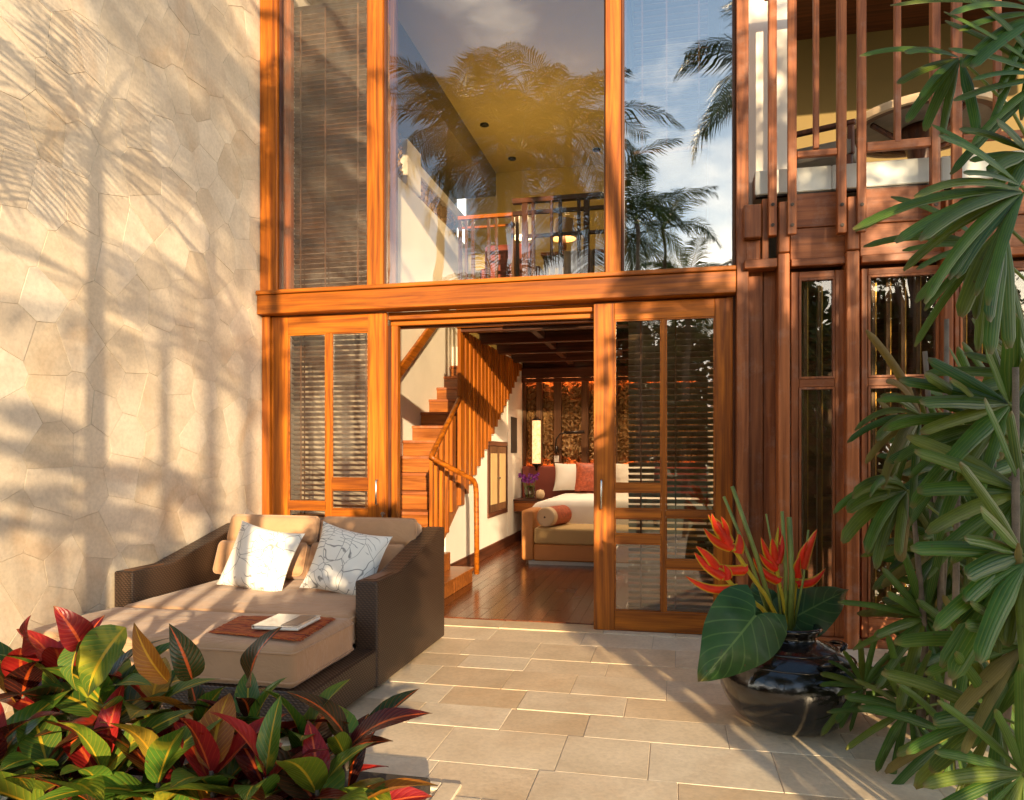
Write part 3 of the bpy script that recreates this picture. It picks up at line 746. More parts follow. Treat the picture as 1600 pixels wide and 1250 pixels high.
# under-stair wall: polygon below the flight
NOSE = lambda yy: 1.49 + (yy - 8.655) * 0.1935 / 0.334
uw = MB()
pts = [(7.40, 0.0), (10.30, 0.0), (10.30, 2.30), (7.40, NOSE(7.40) - 0.24)]
vs = [(-2.345, a, b) for a, b in pts] + [(-2.44, a, b) for a, b in pts]
uw.add(vs, [(0, 1, 2, 3), (7, 6, 5, 4), (0, 4, 5, 1), (1, 5, 6, 2), (2, 6, 7, 3), (3, 7, 4, 0)])
tag(part('interior_wall', uw, 'plaster'), kind='structure')
sk = thing('skirting_board', 'dark red-brown skirting board along the white wall under the stairs', 'skirting', (-2.33, 9.4, 0))
bx('board', (-2.338, -2.318, 7.42, 11.3, 0.013, 0.15), 'dark_y', sk, 0.003)
# lower ceiling = mezzanine
mez = tag(bx('mezzanine_floor', (-2.34, 0.474, 7.80, 11.49, 2.78, 2.95), 'dark_x', None, 0), kind='structure')
for yy in (7.82, 8.7, 9.6, 10.5, 11.3):
    bx('ceiling_beam', (-2.33, 0.47, yy, yy + 0.10, 2.66, 2.778), 'dark_x', mez, 0.004)
for xx in (-1.6, -0.8, 0.0):
    bx('ceiling_beam', (xx, xx + 0.08, 7.93, 11.28, 2.70, 2.776), 'dark_y', mez, 0.004)
bx('edge_board', (-2.34, 0.474, 7.765, 7.798, 2.70, 2.99), 'teak_x', mez, 0.004)
k = MB(); k.lathe([(0.0, 0), (0.05, 0), (0.055, -0.012), (0.04, -0.014), (0.0, -0.012)], (-1.5, 9.15, 2.779), 20)
dl = part('downlight', k, 'steel', mez, True)
for (a, b) in ((-1.5, 9.15), (-0.4, 9.15), (-1.5, 10.6), (-0.4, 10.6)):
    ld = bpy.data.lights.new('downlight_bulb', 'SPOT'); ld.energy = 34; ld.color = (1.0, 0.78, 0.54); ld.spot_size = R(110); ld.spot_blend = 0.8; ld.shadow_soft_size = 0.04
    lo = bpy.data.objects.new('downlight_bulb', ld); COL.objects.link(lo); lo.location = (a, b, 2.655)
    k = MB(); k.lathe([(0.0, -0.013), (0.028, -0.013), (0.03, -0.008), (0.0, -0.008)], (a, b, 2.779), 14); part('bulb', k, 'bulb', mez, True)
# upper stair wall: openwork band, pier, coping
cop = thing('parapet_coping', 'white coping and openwork band topping the upstairs wall', 'parapet', (-3.37, 9.0, 4.7))
bx('coping', (-3.46, -3.27, 9.22, 11.49, 4.98, 5.12), 'plaster', cop, 0.006)
bx('pier', (-3.46, -3.26, 8.72, 9.22, 4.70, 5.26), 'plaster', cop, 0.006)
bx('pier', (-3.46, -3.28, 5.61, 8.2, 4.70, 5.95), 'plaster', cop, 0.006)
owm = []
for q in range(4):
    mb = MB(); bm = bmesh.new(); bmesh.ops.create_icosphere(bm, subdivisions=1, radius=0.05)
    for v in bm.verts: v.co *= 0.8 + 0.4 * rng.random()
    me = bpy.data.meshes.new('pebble'); bm.to_mesh(me); bm.free(); me.materials.append(M['openwork'])
    for p in me.polygons: p.use_smooth = True
    owm.append(me)
yy = 9.27
while yy < 10.98:
    for zz in (4.74, 4.82, 4.90, 4.96):
        piece('pebble', rng.choice(owm), cop, (-3.36 + rng.uniform(-.02, .02), yy + rng.uniform(-.02, .02), zz), (rng.random() * 6, rng.random() * 6, 0))
    yy += 0.085
yy = 8.24
while yy < 8.7:
    for zz in (4.74, 4.82, 4.90, 4.98, 5.06, 5.14, 5.22):
        piece('pebble', rng.choice(owm), cop, (-3.36 + rng.uniform(-.02, .02), yy + rng.uniform(-.02, .02), zz), (rng.random() * 6, rng.random() * 6, 0))
    yy += 0.085
struct('interior_ceiling', (-3.46, 0.50, 5.60, 11.49, 5.82, 5.995), 'ochre')
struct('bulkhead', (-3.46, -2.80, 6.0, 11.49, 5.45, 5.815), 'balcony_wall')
struct('interior_wall', (-0.47, -0.43, 5.68, 11.49, 2.96, 5.81), 'dark_paint')  # added partition: keeps lamplight out of the space behind the right upper pane
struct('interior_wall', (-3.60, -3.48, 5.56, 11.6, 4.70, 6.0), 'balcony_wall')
for (a, b, lb) in ((*onZ(757, 194, 5.82).xy, 'dark ceiling spotlight upstairs nearest the glass'), (*onZ(800, 247, 5.82).xy, 'dark ceiling spotlight upstairs nearest the back wall'), (*onZ(932, 233, 5.82).xy, 'rightmost dark ceiling spotlight upstairs, by the window post')):
    k = MB(); k.lathe([(0.0, 0), (0.06, 0), (0.06, -0.02), (0.035, -0.022), (0.0, -0.012)], (a, b, 5.819), 16)
    tag(part('downlight', k, 'bronze', None, True), lb, 'spotlight', 'spotlights in the upstairs ceiling')
# ------------------------------------------------------------------ staircase
st = thing('staircase', 'teak staircase with slatted screen and bent handrail inside the doorway', 'staircase', (-2.8, 6.6, 0))
for kk in range(-6, 8):
    z = 1.49 + 0.1935 * kk; yn = 8.655 + 0.334 * kk
    bx('tread', (-3.297, -2.352, yn - 0.02, yn + 0.345, z - 0.035, z), 'red_x', st, 0.004)
    bx('riser', (-3.296, -2.353, yn, yn + 0.022, z - 0.1925, z - 0.036), 'stairwood', st, 0.002)
bx('platform', (-3.296, -2.02, 5.86, 6.63, 0.013, 0.135), 'stairwood', st, 0.004)
bx('platform_tread', (-3.297, -2.00, 5.84, 6.635, 0.1355, 0.163), 'stairwood', st, 0.004)
bx('platform', (-2.336, -2.02, 6.637, 7.28, 0.013, 0.135), 'stairwood', st, 0.004)
bx('platform_tread', (-2.337, -2.00, 6.637, 7.30, 0.1355, 0.163), 'stairwood', st, 0.004)
bx('corner_step', (-2.335, -2.20, 6.60, 7.10, 0.1635, 0.335), 'stairwood', st, 0.004)
stg = MB(); a, b = 6.64, 10.95
vs = []
for xx in (-2.351, -2.340):
    vs += [(xx, a, NOSE(a) - 0.30), (xx, b, NOSE(b) - 0.30), (xx, b, NOSE(b) + 0.02), (xx, a, NOSE(a) + 0.02)]
stg.add(vs, [(0, 1, 2, 3), (7, 6, 5, 4), (0, 4, 5, 1), (1, 5, 6, 2), (2, 6, 7, 3), (3, 7, 4, 0)])
part('stringer', stg, 'stairwood', st)
y = 7.80; i = 0
while y < 11.05:
    wd = 0.165 if i == 0 else 0.118
    zb = NOSE(y + wd / 2) - 0.29
    bx('screen_slat', (-2.337, -2.300, y, y + wd, max(zb, 0.70 if i == 0 else 0.3), 2.70), 'teak_z', st, 0.003)
    y += wd + 0.058; i += 1
HR = [(-2.31, 7.80, 1.93), (-2.31, 7.3, 1.60), (-2.31, 6.86, 1.315), (-2.30, 6.80, 1.285), (-2.27, 6.82, 1.265), (-2.15, 6.97, 1.175), (-2.02, 7.13, 1.085), (-1.985, 7.19, 1.05), (-1.972, 7.225, 1.0), (-1.968, 7.235, 0.92), (-1.966, 7.24, 0.60), (-1.964, 7.24, 0.10)]
part('handrail', MB().tube(HR, 0.027, 10), 'teak_y', st, True)
def railz(y): return 1.285 + (y - 6.80) * 0.645
for (y0, wd, zb) in ((6.84, 0.05, 0.34), (6.98, 0.05, 0.34), (7.15, 0.075, 0.37), (7.34, 0.05, 0.50), (7.50, 0.12, 0.70)):
    bx('baluster', (-2.335, -2.30, y0, y0 + wd, zb, railz(y0) - 0.012), 'teak_z', st, 0.003)
wh = MB(); p0, p1 = onX(612, 597, -3.25), onX(700, 476, -3.25)
vs = []
for xx in (-3.27, -3.22):
    vs += [(xx, p0.y, p0.z - 0.075), (xx, p1.y, p1.z - 0.075), (xx, p1.y, p1.z + 0.075), (xx, p0.y, p0.z + 0.075)]
wh.add(vs, [(0, 1, 2, 3), (7, 6, 5, 4), (0, 4, 5, 1), (1, 5, 6, 2), (2, 6, 7, 3), (3, 7, 4, 0)])
part('wall_handrail', wh, 'teak_y', st, False, 0.012, 2)
k = MB(); q = Vector((0, 0.3, 0.174)).normalized()
for tt in (0.2, 0.5, 0.8):
    c_ = p0.lerp(p1, tt); k.box(-3.299, -3.268, c_.y - .02, c_.y + .02, c_.z - .03, c_.z + .03)
part('rail_bracket', k, 'dark_z', st)
struct('interior_wall', (-3.30, -3.05, 10.75, 10.95, 1.5, 2.95), 'plaster')

# cupboard doors under the stairs and a dark niche panel
cb = thing('wall_cupboard', 'small framed double cupboard in the white wall under the stairs', 'cupboard', (-2.33, 9.7, 0.5))
bx('frame', (-2.344, -2.322, 9.15, 10.24, 1.43, 1.49), 'dark_y', cb, 0.002); bx('frame', (-2.344, -2.322, 9.15, 10.24, 0.50, 0.56), 'dark_y', cb, 0.002)
bx('frame', (-2.344, -2.322, 9.15, 9.20, 0.561, 1.429), 'dark_z', cb, 0.002); bx('frame', (-2.344, -2.322, 10.19, 10.24, 0.561, 1.429), 'dark_z', cb, 0.002)
for (a, b) in ((9.205, 9.69), (9.70, 10.185)):
    d = bx('door', (-2.344, -2.330, a, b, 0.565, 1.425), 'slat_z', cb, 0.002)
    bx('panel', (-2.3295, -2.3245, a + 0.07, b - 0.07, 0.66, 1.33), 'khaki', d, 0.002)
part('knob', MB().tube([(-2.33, 9.66, 1.0), (-2.305, 9.66, 1.0)], 0.012, 8), 'steel', cb); part('knob', MB().tube([(-2.33, 9.73, 1.0), (-2.305, 9.73, 1.0)], 0.012, 8), 'steel', cb)
nc = bx('wall_panel', (-2.345, -2.332, 10.52, 10.92, 1.34, 1.87), 'dark_paint', None, 0.003)
tag(nc, 'small dark rectangular panel on the white wall beside the carved screen', 'panel')

# ------------------------------------------------------------------ venetian blinds
def slat_mesh(ln, dep, tilt, mat):
    mb = MB(); h = 0.0022; n = 3; c, s_ = math.cos(tilt), math.sin(tilt)
    rows = []
    for i in range(n + 1):
        u = (i / n - 0.5) * dep; cv = 0.003 * (1 - (2 * i / n - 1) ** 2)
        rows.append((u * c - (cv + 0) * s_, u * s_ + cv * c))
    vs, fs = [], []
    for (yy, zz) in rows:
        vs += [(-ln / 2, yy, zz - h), (ln / 2, yy, zz - h), (-ln / 2, yy, zz + h), (ln / 2, yy, zz + h)]
    for i in range(n):
        a = i * 4; b = a + 4
        fs += [(a, a + 1, b + 1, b), (a + 2, b + 2, b + 3, a + 3), (a, b, b + 2, a + 2), (a + 1, a + 3, b + 3, b + 1)]
    fs += [(0, 2, 3, 1), (n * 4, n * 4 + 1, n * 4 + 3, n * 4 + 2)]
    mb.add(vs, fs); return mb.mesh('slat', M[mat])
def blind(label, x0, x1, z0, z1, yb, pitch, tilt, mat='blind_x', dep=0.056, cords=(0.12, 0.45, 0.88)):
    b_ = thing('venetian_blind', label, 'blind', ((x0 + x1) / 2, yb, z0))
    me = slat_mesh(x1 - x0, dep, tilt, mat)
    n = int((z1 - z0) / pitch)
    r2 = random.Random(n)
    for i in range(n):
        piece('slat', me, b_, ((x0 + x1) / 2, yb, z0 + 0.03 + i * pitch), (r2.uniform(-.05, .05), 0, r2.uniform(-.002, .002)))
    bx('bottom_rail', (x0, x1, yb - 0.022, yb + 0.022, z0 - 0.012, z0 + 0.012), 'slat_x', b_, 0.003)
    for c in cords:
        xx = x0 + (x1 - x0) * c
        k = MB(); k.box(xx - 0.006, xx + 0.006, yb - dep / 2 - 0.004, yb - dep / 2 - 0.002, z0, z1); k.box(xx - 0.006, xx + 0.006, yb + dep / 2 + 0.002, yb + dep / 2 + 0.004, z0, z1)
        part('ladder_tape', k, 'slat_z', b_)
    bx('head_rail', (x0, x1, yb - 0.03, yb + 0.03, z1, z1 + 0.04), 'slat_x', b_, 0.003)
blind('wooden blind in the narrow upper left window', fx(459, 5.75), fx(576, 5.75), 2.66, 5.06, 5.75, 0.043, R(-24))
blind('wooden blind behind the left sliding door', -3.20, -2.42, 0.16, 2.36, 5.78, 0.043, R(-20))
blind('wooden blind behind the right sliding door', fx(982, 5.80), 0.44, 0.12, 2.33, 5.80, 0.047, R(-34), 'pale_slat')
blind('half-raised wooden blind in the upper right window', fx(990, 5.75), fx(1106, 5.75), 3.62, 5.06, 5.75, 0.047, R(-8))

# ------------------------------------------------------------------ mezzanine railings and furniture upstairs
r1 = thing('mezzanine_railing', 'low teak railing beside the white wall upstairs', 'railing', (-2.0, 7.78, 2.95), 'upstairs railings')
rx = lambda p: fx(p, 7.78)
bx('top_rail', (rx(716), rx(811), 7.75, 7.80, 3.875, 3.915), 'teak_x', r1); bx('rail', (rx(716), rx(805), 7.765, 7.79, 3.775, 3.80), 'teak_x', r1)
for a, b in ((717, 722), (727, 731), (737, 742), (762, 766), (774, 778), (799, 804), (806, 811)):
    bx('baluster', (rx(a), rx(b), 7.757, 7.793, 2.992, 3.874), 'slat_z', r1, 0.002)
bx('mezzanine_step', (-1.62, 0.474, 7.25, 7.764, 2.78, 2.95), 'dark_x', mez, 0.003)
r2_ = thing('mezzanine_railing', 'tall dark railing in front of the desk upstairs', 'railing', (-0.6, 7.3, 2.95), 'upstairs railings')
rx2 = lambda p: fx(p, 7.3)
bx('top_rail', (rx2(801), -0.475, 7.27, 7.33, 3.84, 3.89), 'dark_x', r2_); bx('rail', (rx2(801), -0.475, 7.285, 7.315, 3.725, 3.765), 'dark_x', r2_); bx('rail', (rx2(825), -0.475, 7.285, 7.315, 3.49, 3.525), 'dark_x', r2_)
for a, b in ((816, 825), (831, 836), (860, 864), (873, 878), (902, 907), (912, 921)):
    bx('baluster', (rx2(a), rx2(b), 7.278, 7.322, 2.955, 3.839), 'dark_z', r2_, 0.002)
dk = thing('writing_desk', 'brown writing desk behind the upstairs railing', 'desk', (-0.8, 8.9, 2.95))
bx('desk_top', (-1.55, -0.50, 8.6, 9.2, 3.66, 3.70), 'teak_x', dk); bx('apron', (-1.5, -0.52, 8.64, 8.67, 3.54, 3.658), 'slat_x', dk)
for a in (-1.52, -0.57):
    for b in (8.62, 9.12): bx('leg', (a, a + 0.05, b, b + 0.05, 2.952, 3.658), 'slat_z', dk)
tl = thing('table_lamp', 'table lamp with a cream shade on the upstairs desk', 'lamp', (-1.32, 8.9, 3.70))
part('base', MB().lathe([(0.0, 0.0), (0.07, 0), (0.07, 0.02), (0.02, 0.04), (0.035, 0.14), (0.015, 0.30), (0.0, 0.30)], (-1.32, 8.9, 3.702), 20), 'dark_z', tl, True)
part('lamp_shade', MB().lathe([(0.15, 0), (0.11, 0.24), (0.108, 0.24), (0.148, 0)], (-1.32, 8.9, 3.93), 28), 'cream', tl, True)
for (a, b, c_, e_) in ((-1.32, 8.9, 4.24, 10), (-1.98, 9.6, 4.52, 13)):
    ld = bpy.data.lights.new('ceiling_fill', 'POINT'); ld.energy = e_; ld.color = (1.0, 0.74, 0.42); ld.shadow_soft_size = 0.05  # point lights lifted above the shades, added to brighten the upstairs ceiling
    lo = bpy.data.objects.new('ceiling_fill', ld); COL.objects.link(lo); lo.location = (a, b, c_)
fl = thing('floor_lamp', 'standing lamp with a drum shade beside the brown armchair upstairs', 'lamp', (-1.98, 9.6, 2.95))
part('base', MB().lathe([(0, 0), (0.13, 0), (0.13, 0.02), (0.015, 0.04), (0.012, 1.25), (0, 1.25)], (-1.98, 9.6, 2.952), 20), 'dark_z', fl, True)
part('lamp_shade', MB().lathe([(0.15, 0), (0.14, 0.24), (0.138, 0.24), (0.148, 0)], (-1.98, 9.6, 4.19), 28), 'white_cloth', fl, True)
ac = thing('armchair', 'brown leather armchair behind the low upstairs railing', 'armchair', (-1.95, 9.0, 2.95))
bmpart('seat', rbox((-2.25, -1.65, 8.75, 9.30, 3.10, 3.40), 0.05), 'maroon', ac); bmpart('backrest', rbox((-2.25, -1.65, 8.62, 8.76, 3.10, 3.84), 0.05), 'maroon', ac)
bmpart('arm', rbox((-2.33, -2.22, 8.70, 9.30, 3.0, 3.58), 0.04), 'maroon', ac); bmpart('arm', rbox((-1.68, -1.57, 8.70, 9.30, 3.0, 3.58), 0.04), 'maroon', ac)
for a in (-2.28, -1.66):
    for b in (8.7, 9.24): bx('leg', (a, a + 0.04, b, b + 0.04, 2.952, 3.06), 'dark_z', ac)
ot = thing('ottoman', 'low ottoman behind the tall upstairs railing', 'ottoman', (-0.95, 7.95, 2.95))
bmpart('seat', rbox((-1.35, -0.6, 7.75, 8.25, 3.03, 3.20), 0.04), 'khaki', ot)
for a in (-1.3, -0.69):
    for b in (7.79, 8.17): bx('leg', (a, a + 0.04, b, b + 0.04, 2.952, 3.05), 'dark_z', ot)

def cushion(name, label, cat, c, sx_, sy_, th, mat, rot, pinch=0.10, parent=None, n=26):
    """soft square cushion in its local XZ plane, thickness along Y"""
    mb = MB()
    for side in (1, -1):
        rows = []
        for i in range(n + 1):
            row = []
            for j in range(n + 1):
                u, v = 2 * j / n - 1, 2 * i / n - 1
                f = (max(0, 1 - abs(u) ** 2.6) * max(0, 1 - abs(v) ** 2.6)) ** 0.55
                k1 = 1 - pinch * (1 - v * v) * abs(u) ** 3 * 0.8 - 0.02; k2 = 1 - pinch * (1 - u * u) * abs(v) ** 3 * 0.8 - 0.02
                wr = 0.012 * mnoise.noise(Vector((u * 2.2 + c[0] * 7, v * 2.2, c[1] + side))) * f
                row.append((u * k1 * sx_ / 2, -side * (f * th / 2 + wr), v * k2 * sy_ / 2))
            rows.append(row if side == 1 else row[::-1])
        mb.strip(rows)
    me = mb.mesh(name, M[mat], smooth=True)
    o = bpy.data.objects.new(name, me); COL.objects.link(o); o.location = c; o.rotation_euler = rot
    if parent: o.parent = parent; o.location = Vector(c) - wloc(parent)
    else: tag(o, label, cat)
    return o
cushion('cushion', 'blue-grey cushion leaning on the upstairs ottoman', 'cushion', (-1.02, 7.98, 3.38), 0.36, 0.36, 0.12, 'pale', (R(-18), 0, 0))

# ------------------------------------------------------------------ bedroom
hw = thing('carved_screen', 'carved dark timber wall panels behind the bed, glowing at top', 'screen', (-1.0, 11.4, 0))
bx('backing', (-2.335, 0.47, 11.44, 11.495, 0.02, 2.77), 'dark_x', hw, 0)
strips = [(-2.28, -2.12), (-2.02, -1.84), (-1.72, -1.41), (-1.30, -0.99), (-0.86, -0.55), (-0.42, -0.11), (0.02, 0.33)]
edges = [-2.335] + [v for s_ in strips for v in s_] + [0.465]
for i in range(0, len(edges), 2):
    a, b = edges[i] + 0.001, edges[i + 1] - 0.001
    bx('post', (a, b, 11.33, 11.438, 1.14, 2.66), 'slat_z', hw, 0.004)
bx('cornice_lip', (-2.335, 0.468, 11.262, 11.28, 2.435, 2.4985), 'dark_x', hw, 0.003)
bx('cornice', (-2.335, 0.468, 11.26, 11.438, 2.50, 2.662), 'dark_x', hw, 0.006)
bx('dado', (-2.335, 0.468, 11.34, 11.356, 0.02, 1.138), 'maroon', hw, 0.004)
def carved(x0, x1, z0, z1, seed):
    r = random.Random(seed); nx = max(10, int((x1 - x0) / 0.0095)); nzv = int((z1 - z0) / 0.0105)
    lv = []
    for _ in range(int((x1 - x0) * (z1 - z0) * 420)):
        a = r.uniform(0, math.pi); lv.append((r.uniform(x0, x1), r.uniform(z0, z1), math.cos(a), math.sin(a), r.uniform(0.03, 0.06), r.uniform(0.010, 0.018), r.uniform(0.03, 0.075)))
    rows = []
    for i in range(nzv + 1):
        z = z0 + (z1 - z0) * i / nzv; near = [l for l in lv if abs(l[1] - z) < 0.065]; row = []
        for j in range(nx + 1):
            x = x0 + (x1 - x0) * j / nx; h = 0.0
            for (lx, lz, c, s_, a, b, hh) in near:
                du = (x - lx) * c + (z - lz) * s_; dv = -(x - lx) * s_ + (z - lz) * c + du * du * 4
                q = (du / a) ** 2 + (dv / b) ** 2
                if q < 1: h = max(h, hh * (1 - q) ** 0.5)
            row.append((x, 11.432 - h, z))
        rows.append(row)
    return part('carved_panel', MB().strip(rows), 'carved', hw, True)
for i, (a, b) in enumerate(strips[:5]): carved(a, b, 1.15, 2.56, 40 + i)
for i, (a, b) in enumerate(strips[5:]): carved(a, b, 1.15, 2.56, 60 + i)
for (a, b) in strips:
    bx('cove_lamp', (a + 0.01, b - 0.01, 11.35, 11.38, 2.486, 2.498), 'cove', hw, 0)
    bx('cove_lamp', (a + 0.01, b - 0.01, 11.37, 11.39, 1.10, 1.115), 'cove', hw, 0)

bed = thing('bed', 'white-covered double bed with a maroon headboard against the carved wall', 'bed', (-0.7, 10.3, 0))
bx('headboard', (-2.32, 0.30, 11.24, 11.335, 0.30, 1.135), 'maroon', bed, 0.01)
bx('base', (-1.70, 0.30, 9.30, 11.23, 0.10, 0.40), 'tan_leather', bed, 0.01)
for a in (-1.62, 0.2):
    for b in (9.35, 11.1): bx('leg', (a, a + 0.06, b, b + 0.06, 0.012, 0.099), 'dark_z', bed)
bmpart('mattress', rbox((-1.68, 0.28, 9.28, 11.22, 0.401, 0.66), 0.06), 'white_cloth', bed)
dv = MB(); rows = []
n = 40
DV = [(-1.84, 0.10), (-1.83, 0.25), (-1.82, 0.45), (-1.79, 0.62), (-1.72, 0.70), (-1.60, 0.735), (-1.2, 0.75), (-0.7, 0.755), (-0.2, 0.75), (0.2, 0.735), (0.34, 0.68), (0.38, 0.4), (0.40, 0.10)]
for (fz_, ky) in ((0.30, 9.155), (0.5, 9.16), (0.66, 9.165), (0.72, 9.18)):
    rows.append([(max(-1.83, min(0.39, a)), ky + 0.006 * math.sin(a * 12), min(b, fz_)) for (a, b) in DV])
for i in range(n + 1):
    yv = 9.22 + (11.0 - 9.22) * i / n; row = []
    wv = 0.018 * math.sin(yv * 9) + 0.012 * math.sin(yv * 23)
    prof = [(-1.86 + wv * 1.6, 0.06), (-1.845 + wv * 1.2, 0.25), (-1.82 + wv, 0.45), (-1.79 + wv * .5, 0.62), (-1.72, 0.70), (-1.60, 0.735), (-1.2, 0.75), (-0.7, 0.755), (-0.2, 0.75), (0.2, 0.735), (0.34, 0.68), (0.38, 0.4), (0.40, 0.10)]
    for (a, b) in prof: row.append((a, yv, b + 0.012 * mnoise.noise(Vector((a * 4, yv * 4, 0)))))
    rows.append(row)
dv.strip(rows)
part('duvet', dv, 'white_cloth', bed, True)
cushion('pillow', 'large white pillow propped on the bed', 'pillow', (-1.46, 11.05, 0.98), 0.68, 0.46, 0.20, 'white_cloth', (R(-22), 0, 0))
cushion('pillow', 'flat white pillow behind the rust cushion', 'pillow', (-0.62, 11.08, 0.98), 0.70, 0.46, 0.20, 'white_cloth', (R(-22), 0, 0))
cushion('cushion', 'rust red patterned cushion on the bed', 'cushion', (-1.16, 10.86, 0.99), 0.58, 0.46, 0.16, 'rust', (R(-20), 0, 0), 0.06)
bn = thing('bench', 'orange-tan leather bench with khaki seat at the foot of the bed', 'bench', (-0.8, 8.85, 0))
bx('base', (-1.625, 0.25, 8.55, 9.14, 0.065, 0.26), 'tan_leather', bn, 0.012)
bmpart('arm', rbox((-1.775, -1.628, 8.545, 9.15, 0.065, 0.655), 0.03), 'tan_leather', bn)
bx('plinth', (-1.70, 0.2, 8.60, 9.10, 0.012, 0.064), 'pale', bn)
bmpart('seat', rbox((-1.624, 0.24, 8.53, 9.15, 0.262, 0.455), 0.035, 4, 0.012), 'khaki', bn)
bo = thing('bolster', 'round bolster with rust cover and cream end on the bench', 'bolster', (-1.45, 8.8, 0.46))
p0, p1 = Vector((-1.50, 8.58, 0.575)), Vector((-1.34, 9.10, 0.575)); dd = (p1 - p0).normalized()
part('cover', MB().tube([p0 + dd * 0.10, p0 + dd * 0.5], 0.118, 28), 'rust', bo, False)
part('end', MB().tube([p0, p0 + dd * 0.006, p0 + dd * 0.02, p0 + dd * 0.105], [0.085, 0.105, 0.116, 0.119], 28), 'cream', bo, False)
part('button', MB().tube([p0 - dd * 0.004, p0 + dd * 0.002], 0.012, 10), 'dark_z', bo)
ns = thing('bedside_shelf', 'floating wooden bedside shelf with a drawer by the white wall', 'shelf', (-2.1, 10.95, 0.45))
bx('body', (-2.335, -1.90, 10.70, 11.238, 0.47, 0.63), 'red_x', ns, 0.004); bx('drawer', (-2.31, -1.92, 10.685, 10.699, 0.485, 0.60), 'teak_x', ns, 0.003); bx('top', (-2.337, -1.88, 10.67, 11.238, 0.6305, 0.655), 'dark_x', ns, 0.003)
va = thing('flower_vase', 'glass vase of purple orchids on the bedside shelf', 'vase', (-2.12, 10.85, 0.656))
part('vase', MB().lathe([(0.0, 0.003), (0.075, 0.003), (0.085, 0.18), (0.081, 0.18), (0.071, 0.01), (0, 0.01)], (-2.12, 10.85, 0.656), 24), 'clear_glass', va, True)
rr = random.Random(3)
for i in range(9):
    a = rr.uniform(0, 6.28); t_ = Vector((-2.12 + 0.05 * math.cos(a), 10.85 + 0.05 * math.sin(a), 0.68)); e_ = Vector((-2.12 + rr.uniform(.03, .16) * math.cos(a), 10.85 + rr.uniform(.03, .14) * math.sin(a), rr.uniform(.88, 1.0)))
    part('stem', MB().tube([t_, (t_ + e_) / 2 + Vector((0, 0, .03)), e_], 0.005, 5), 'stem', va)
    k = MB()
    for q in range(4):
        c_ = e_ + Vector((rr.uniform(-.03, .03), rr.uniform(-.03, .03), rr.uniform(-.04, .03)))
        for w_ in range(5):
            b_ = w_ * 1.257; d_ = Vector((math.cos(b_), math.sin(b_) * .6 - .4, math.sin(b_))) * 0.03; s_ = d_.cross(Vector((0, 1, 0))).normalized() * 0.013
            k.add([c_, c_ + d_ * .6 + s_, c_ + d_, c_ + d_ * .6 - s_], [(0, 1, 2, 3)])
    part('blossom', k, 'purple', va)
for i in range(7):
    a = rr.uniform(0, 6.28); t_ = Vector((-2.12, 10.85, 0.82)); d_ = Vector((math.cos(a), math.sin(a), .35)) * 0.17; s_ = d_.cross(UP).normalized() * 0.02
    part('leaf', MB().strip([[t_ - s_ * .2, t_ + s_ * .2], [t_ + d_ * .5 - s_, t_ + d_ * .5 + s_], [t_ + d_ - s_ * .1 - Vector((0, 0, .03)), t_ + d_ + s_ * .1 - Vector((0, 0, .03))]]), 'shrubleaf', va)
k = MB(); k.lathe([(0.0, 0.0), (0.03, 0.0), (0.06, 0.03), (0.07, 0.08), (0.05, 0.13), (0.0, 0.145)], (-1.955, 10.8, 0.656), 24)
tag(part('bedside_ornament', k, 'cream', None, True), 'small round pale ornament beside the orchid vase', 'ornament')
la = thing('wall_lantern', 'tall cylindrical glowing paper lantern on the carved wall', 'lamp', (-2.09, 11.22, 1.16))
part('shade', MB().lathe([(0.0, 0), (0.066, 0), (0.066, 0.66), (0.0, 0.66)], (-2.09, 11.22, 1.18), 28), 'lampshade', la, False)
part('cap', MB().lathe([(0.0, 0.05), (0.02, 0.045), (0.07, 0.0), (0.07, -0.012), (0, -0.012)], (-2.09, 11.22, 1.855), 20), 'bronze', la, True)
part('finial', MB().lathe([(0.0, 0), (0.068, 0), (0.068, -0.012), (0.03, -0.05), (0.012, -0.07), (0.02, -0.09), (0.0, -0.12)], (-2.09, 11.22, 1.178), 20), 'bronze', la, True)
rl = thing('reading_lamp', 'black swan-neck reading lamp beside the pillow', 'lamp', (-1.80, 11.3, 1.2))
bx('wall_plate', (-1.83, -1.755, 11.31, 11.329, 1.20, 1.30), 'white_cloth', rl, 0.004)
part('neck', MB().tube([(-1.79, 11.31, 1.36), (-1.80, 11.26, 1.45), (-1.78, 11.22, 1.56), (-1.72, 11.19, 1.63), (-1.64, 11.17, 1.65)], 0.012, 8), 'bronze', rl, True)
part('socket', MB().tube([(-1.79, 11.31, 1.32), (-1.79, 11.29, 1.44)], 0.03, 10), 'bronze', rl, True)
part('arm', MB().tube([(-1.66, 11.17, 1.65), (-1.34, 11.16, 1.66)], [0.02, 0.028], 10), 'bronze', rl, True)
# ------------------------------------------------------------------ outdoor daybed
db = thing('daybed', 'wide dark wicker daybed with tan cushions against the stone wall', 'daybed', (-2.44, 4.2, 0))
prof = [(3.815, 0.02), (3.815, 0.607), (4.16, 0.607), (4.955, 0.795), (5.03, 0.795), (5.03, 0.02)]
def extr(x0, x1, pf):
    mb = MB(); n = len(pf)
    vs = [(x0, a, b) for a, b in pf] + [(x1, a, b) for a, b in pf]
    mb.add(vs, [tuple(range(n)), tuple(range(2 * n - 1, n - 1, -1))] + [(i, n + i, n + (i + 1) % n, (i + 1) % n) for i in range(n)])
    return mb
part('arm', extr(-1.735, -1.60, prof), 'wicker', db, False, 0.012, 2)
part('arm', extr(-3.29, -3.155, prof), 'wicker', db, False, 0.012, 2)
for a in (-1.735, -3.29): bx('arm_tray', (a + 0.03, a + 0.105, 3.86, 4.13, 0.604, 0.611), 'slat_y', db, 0.002)
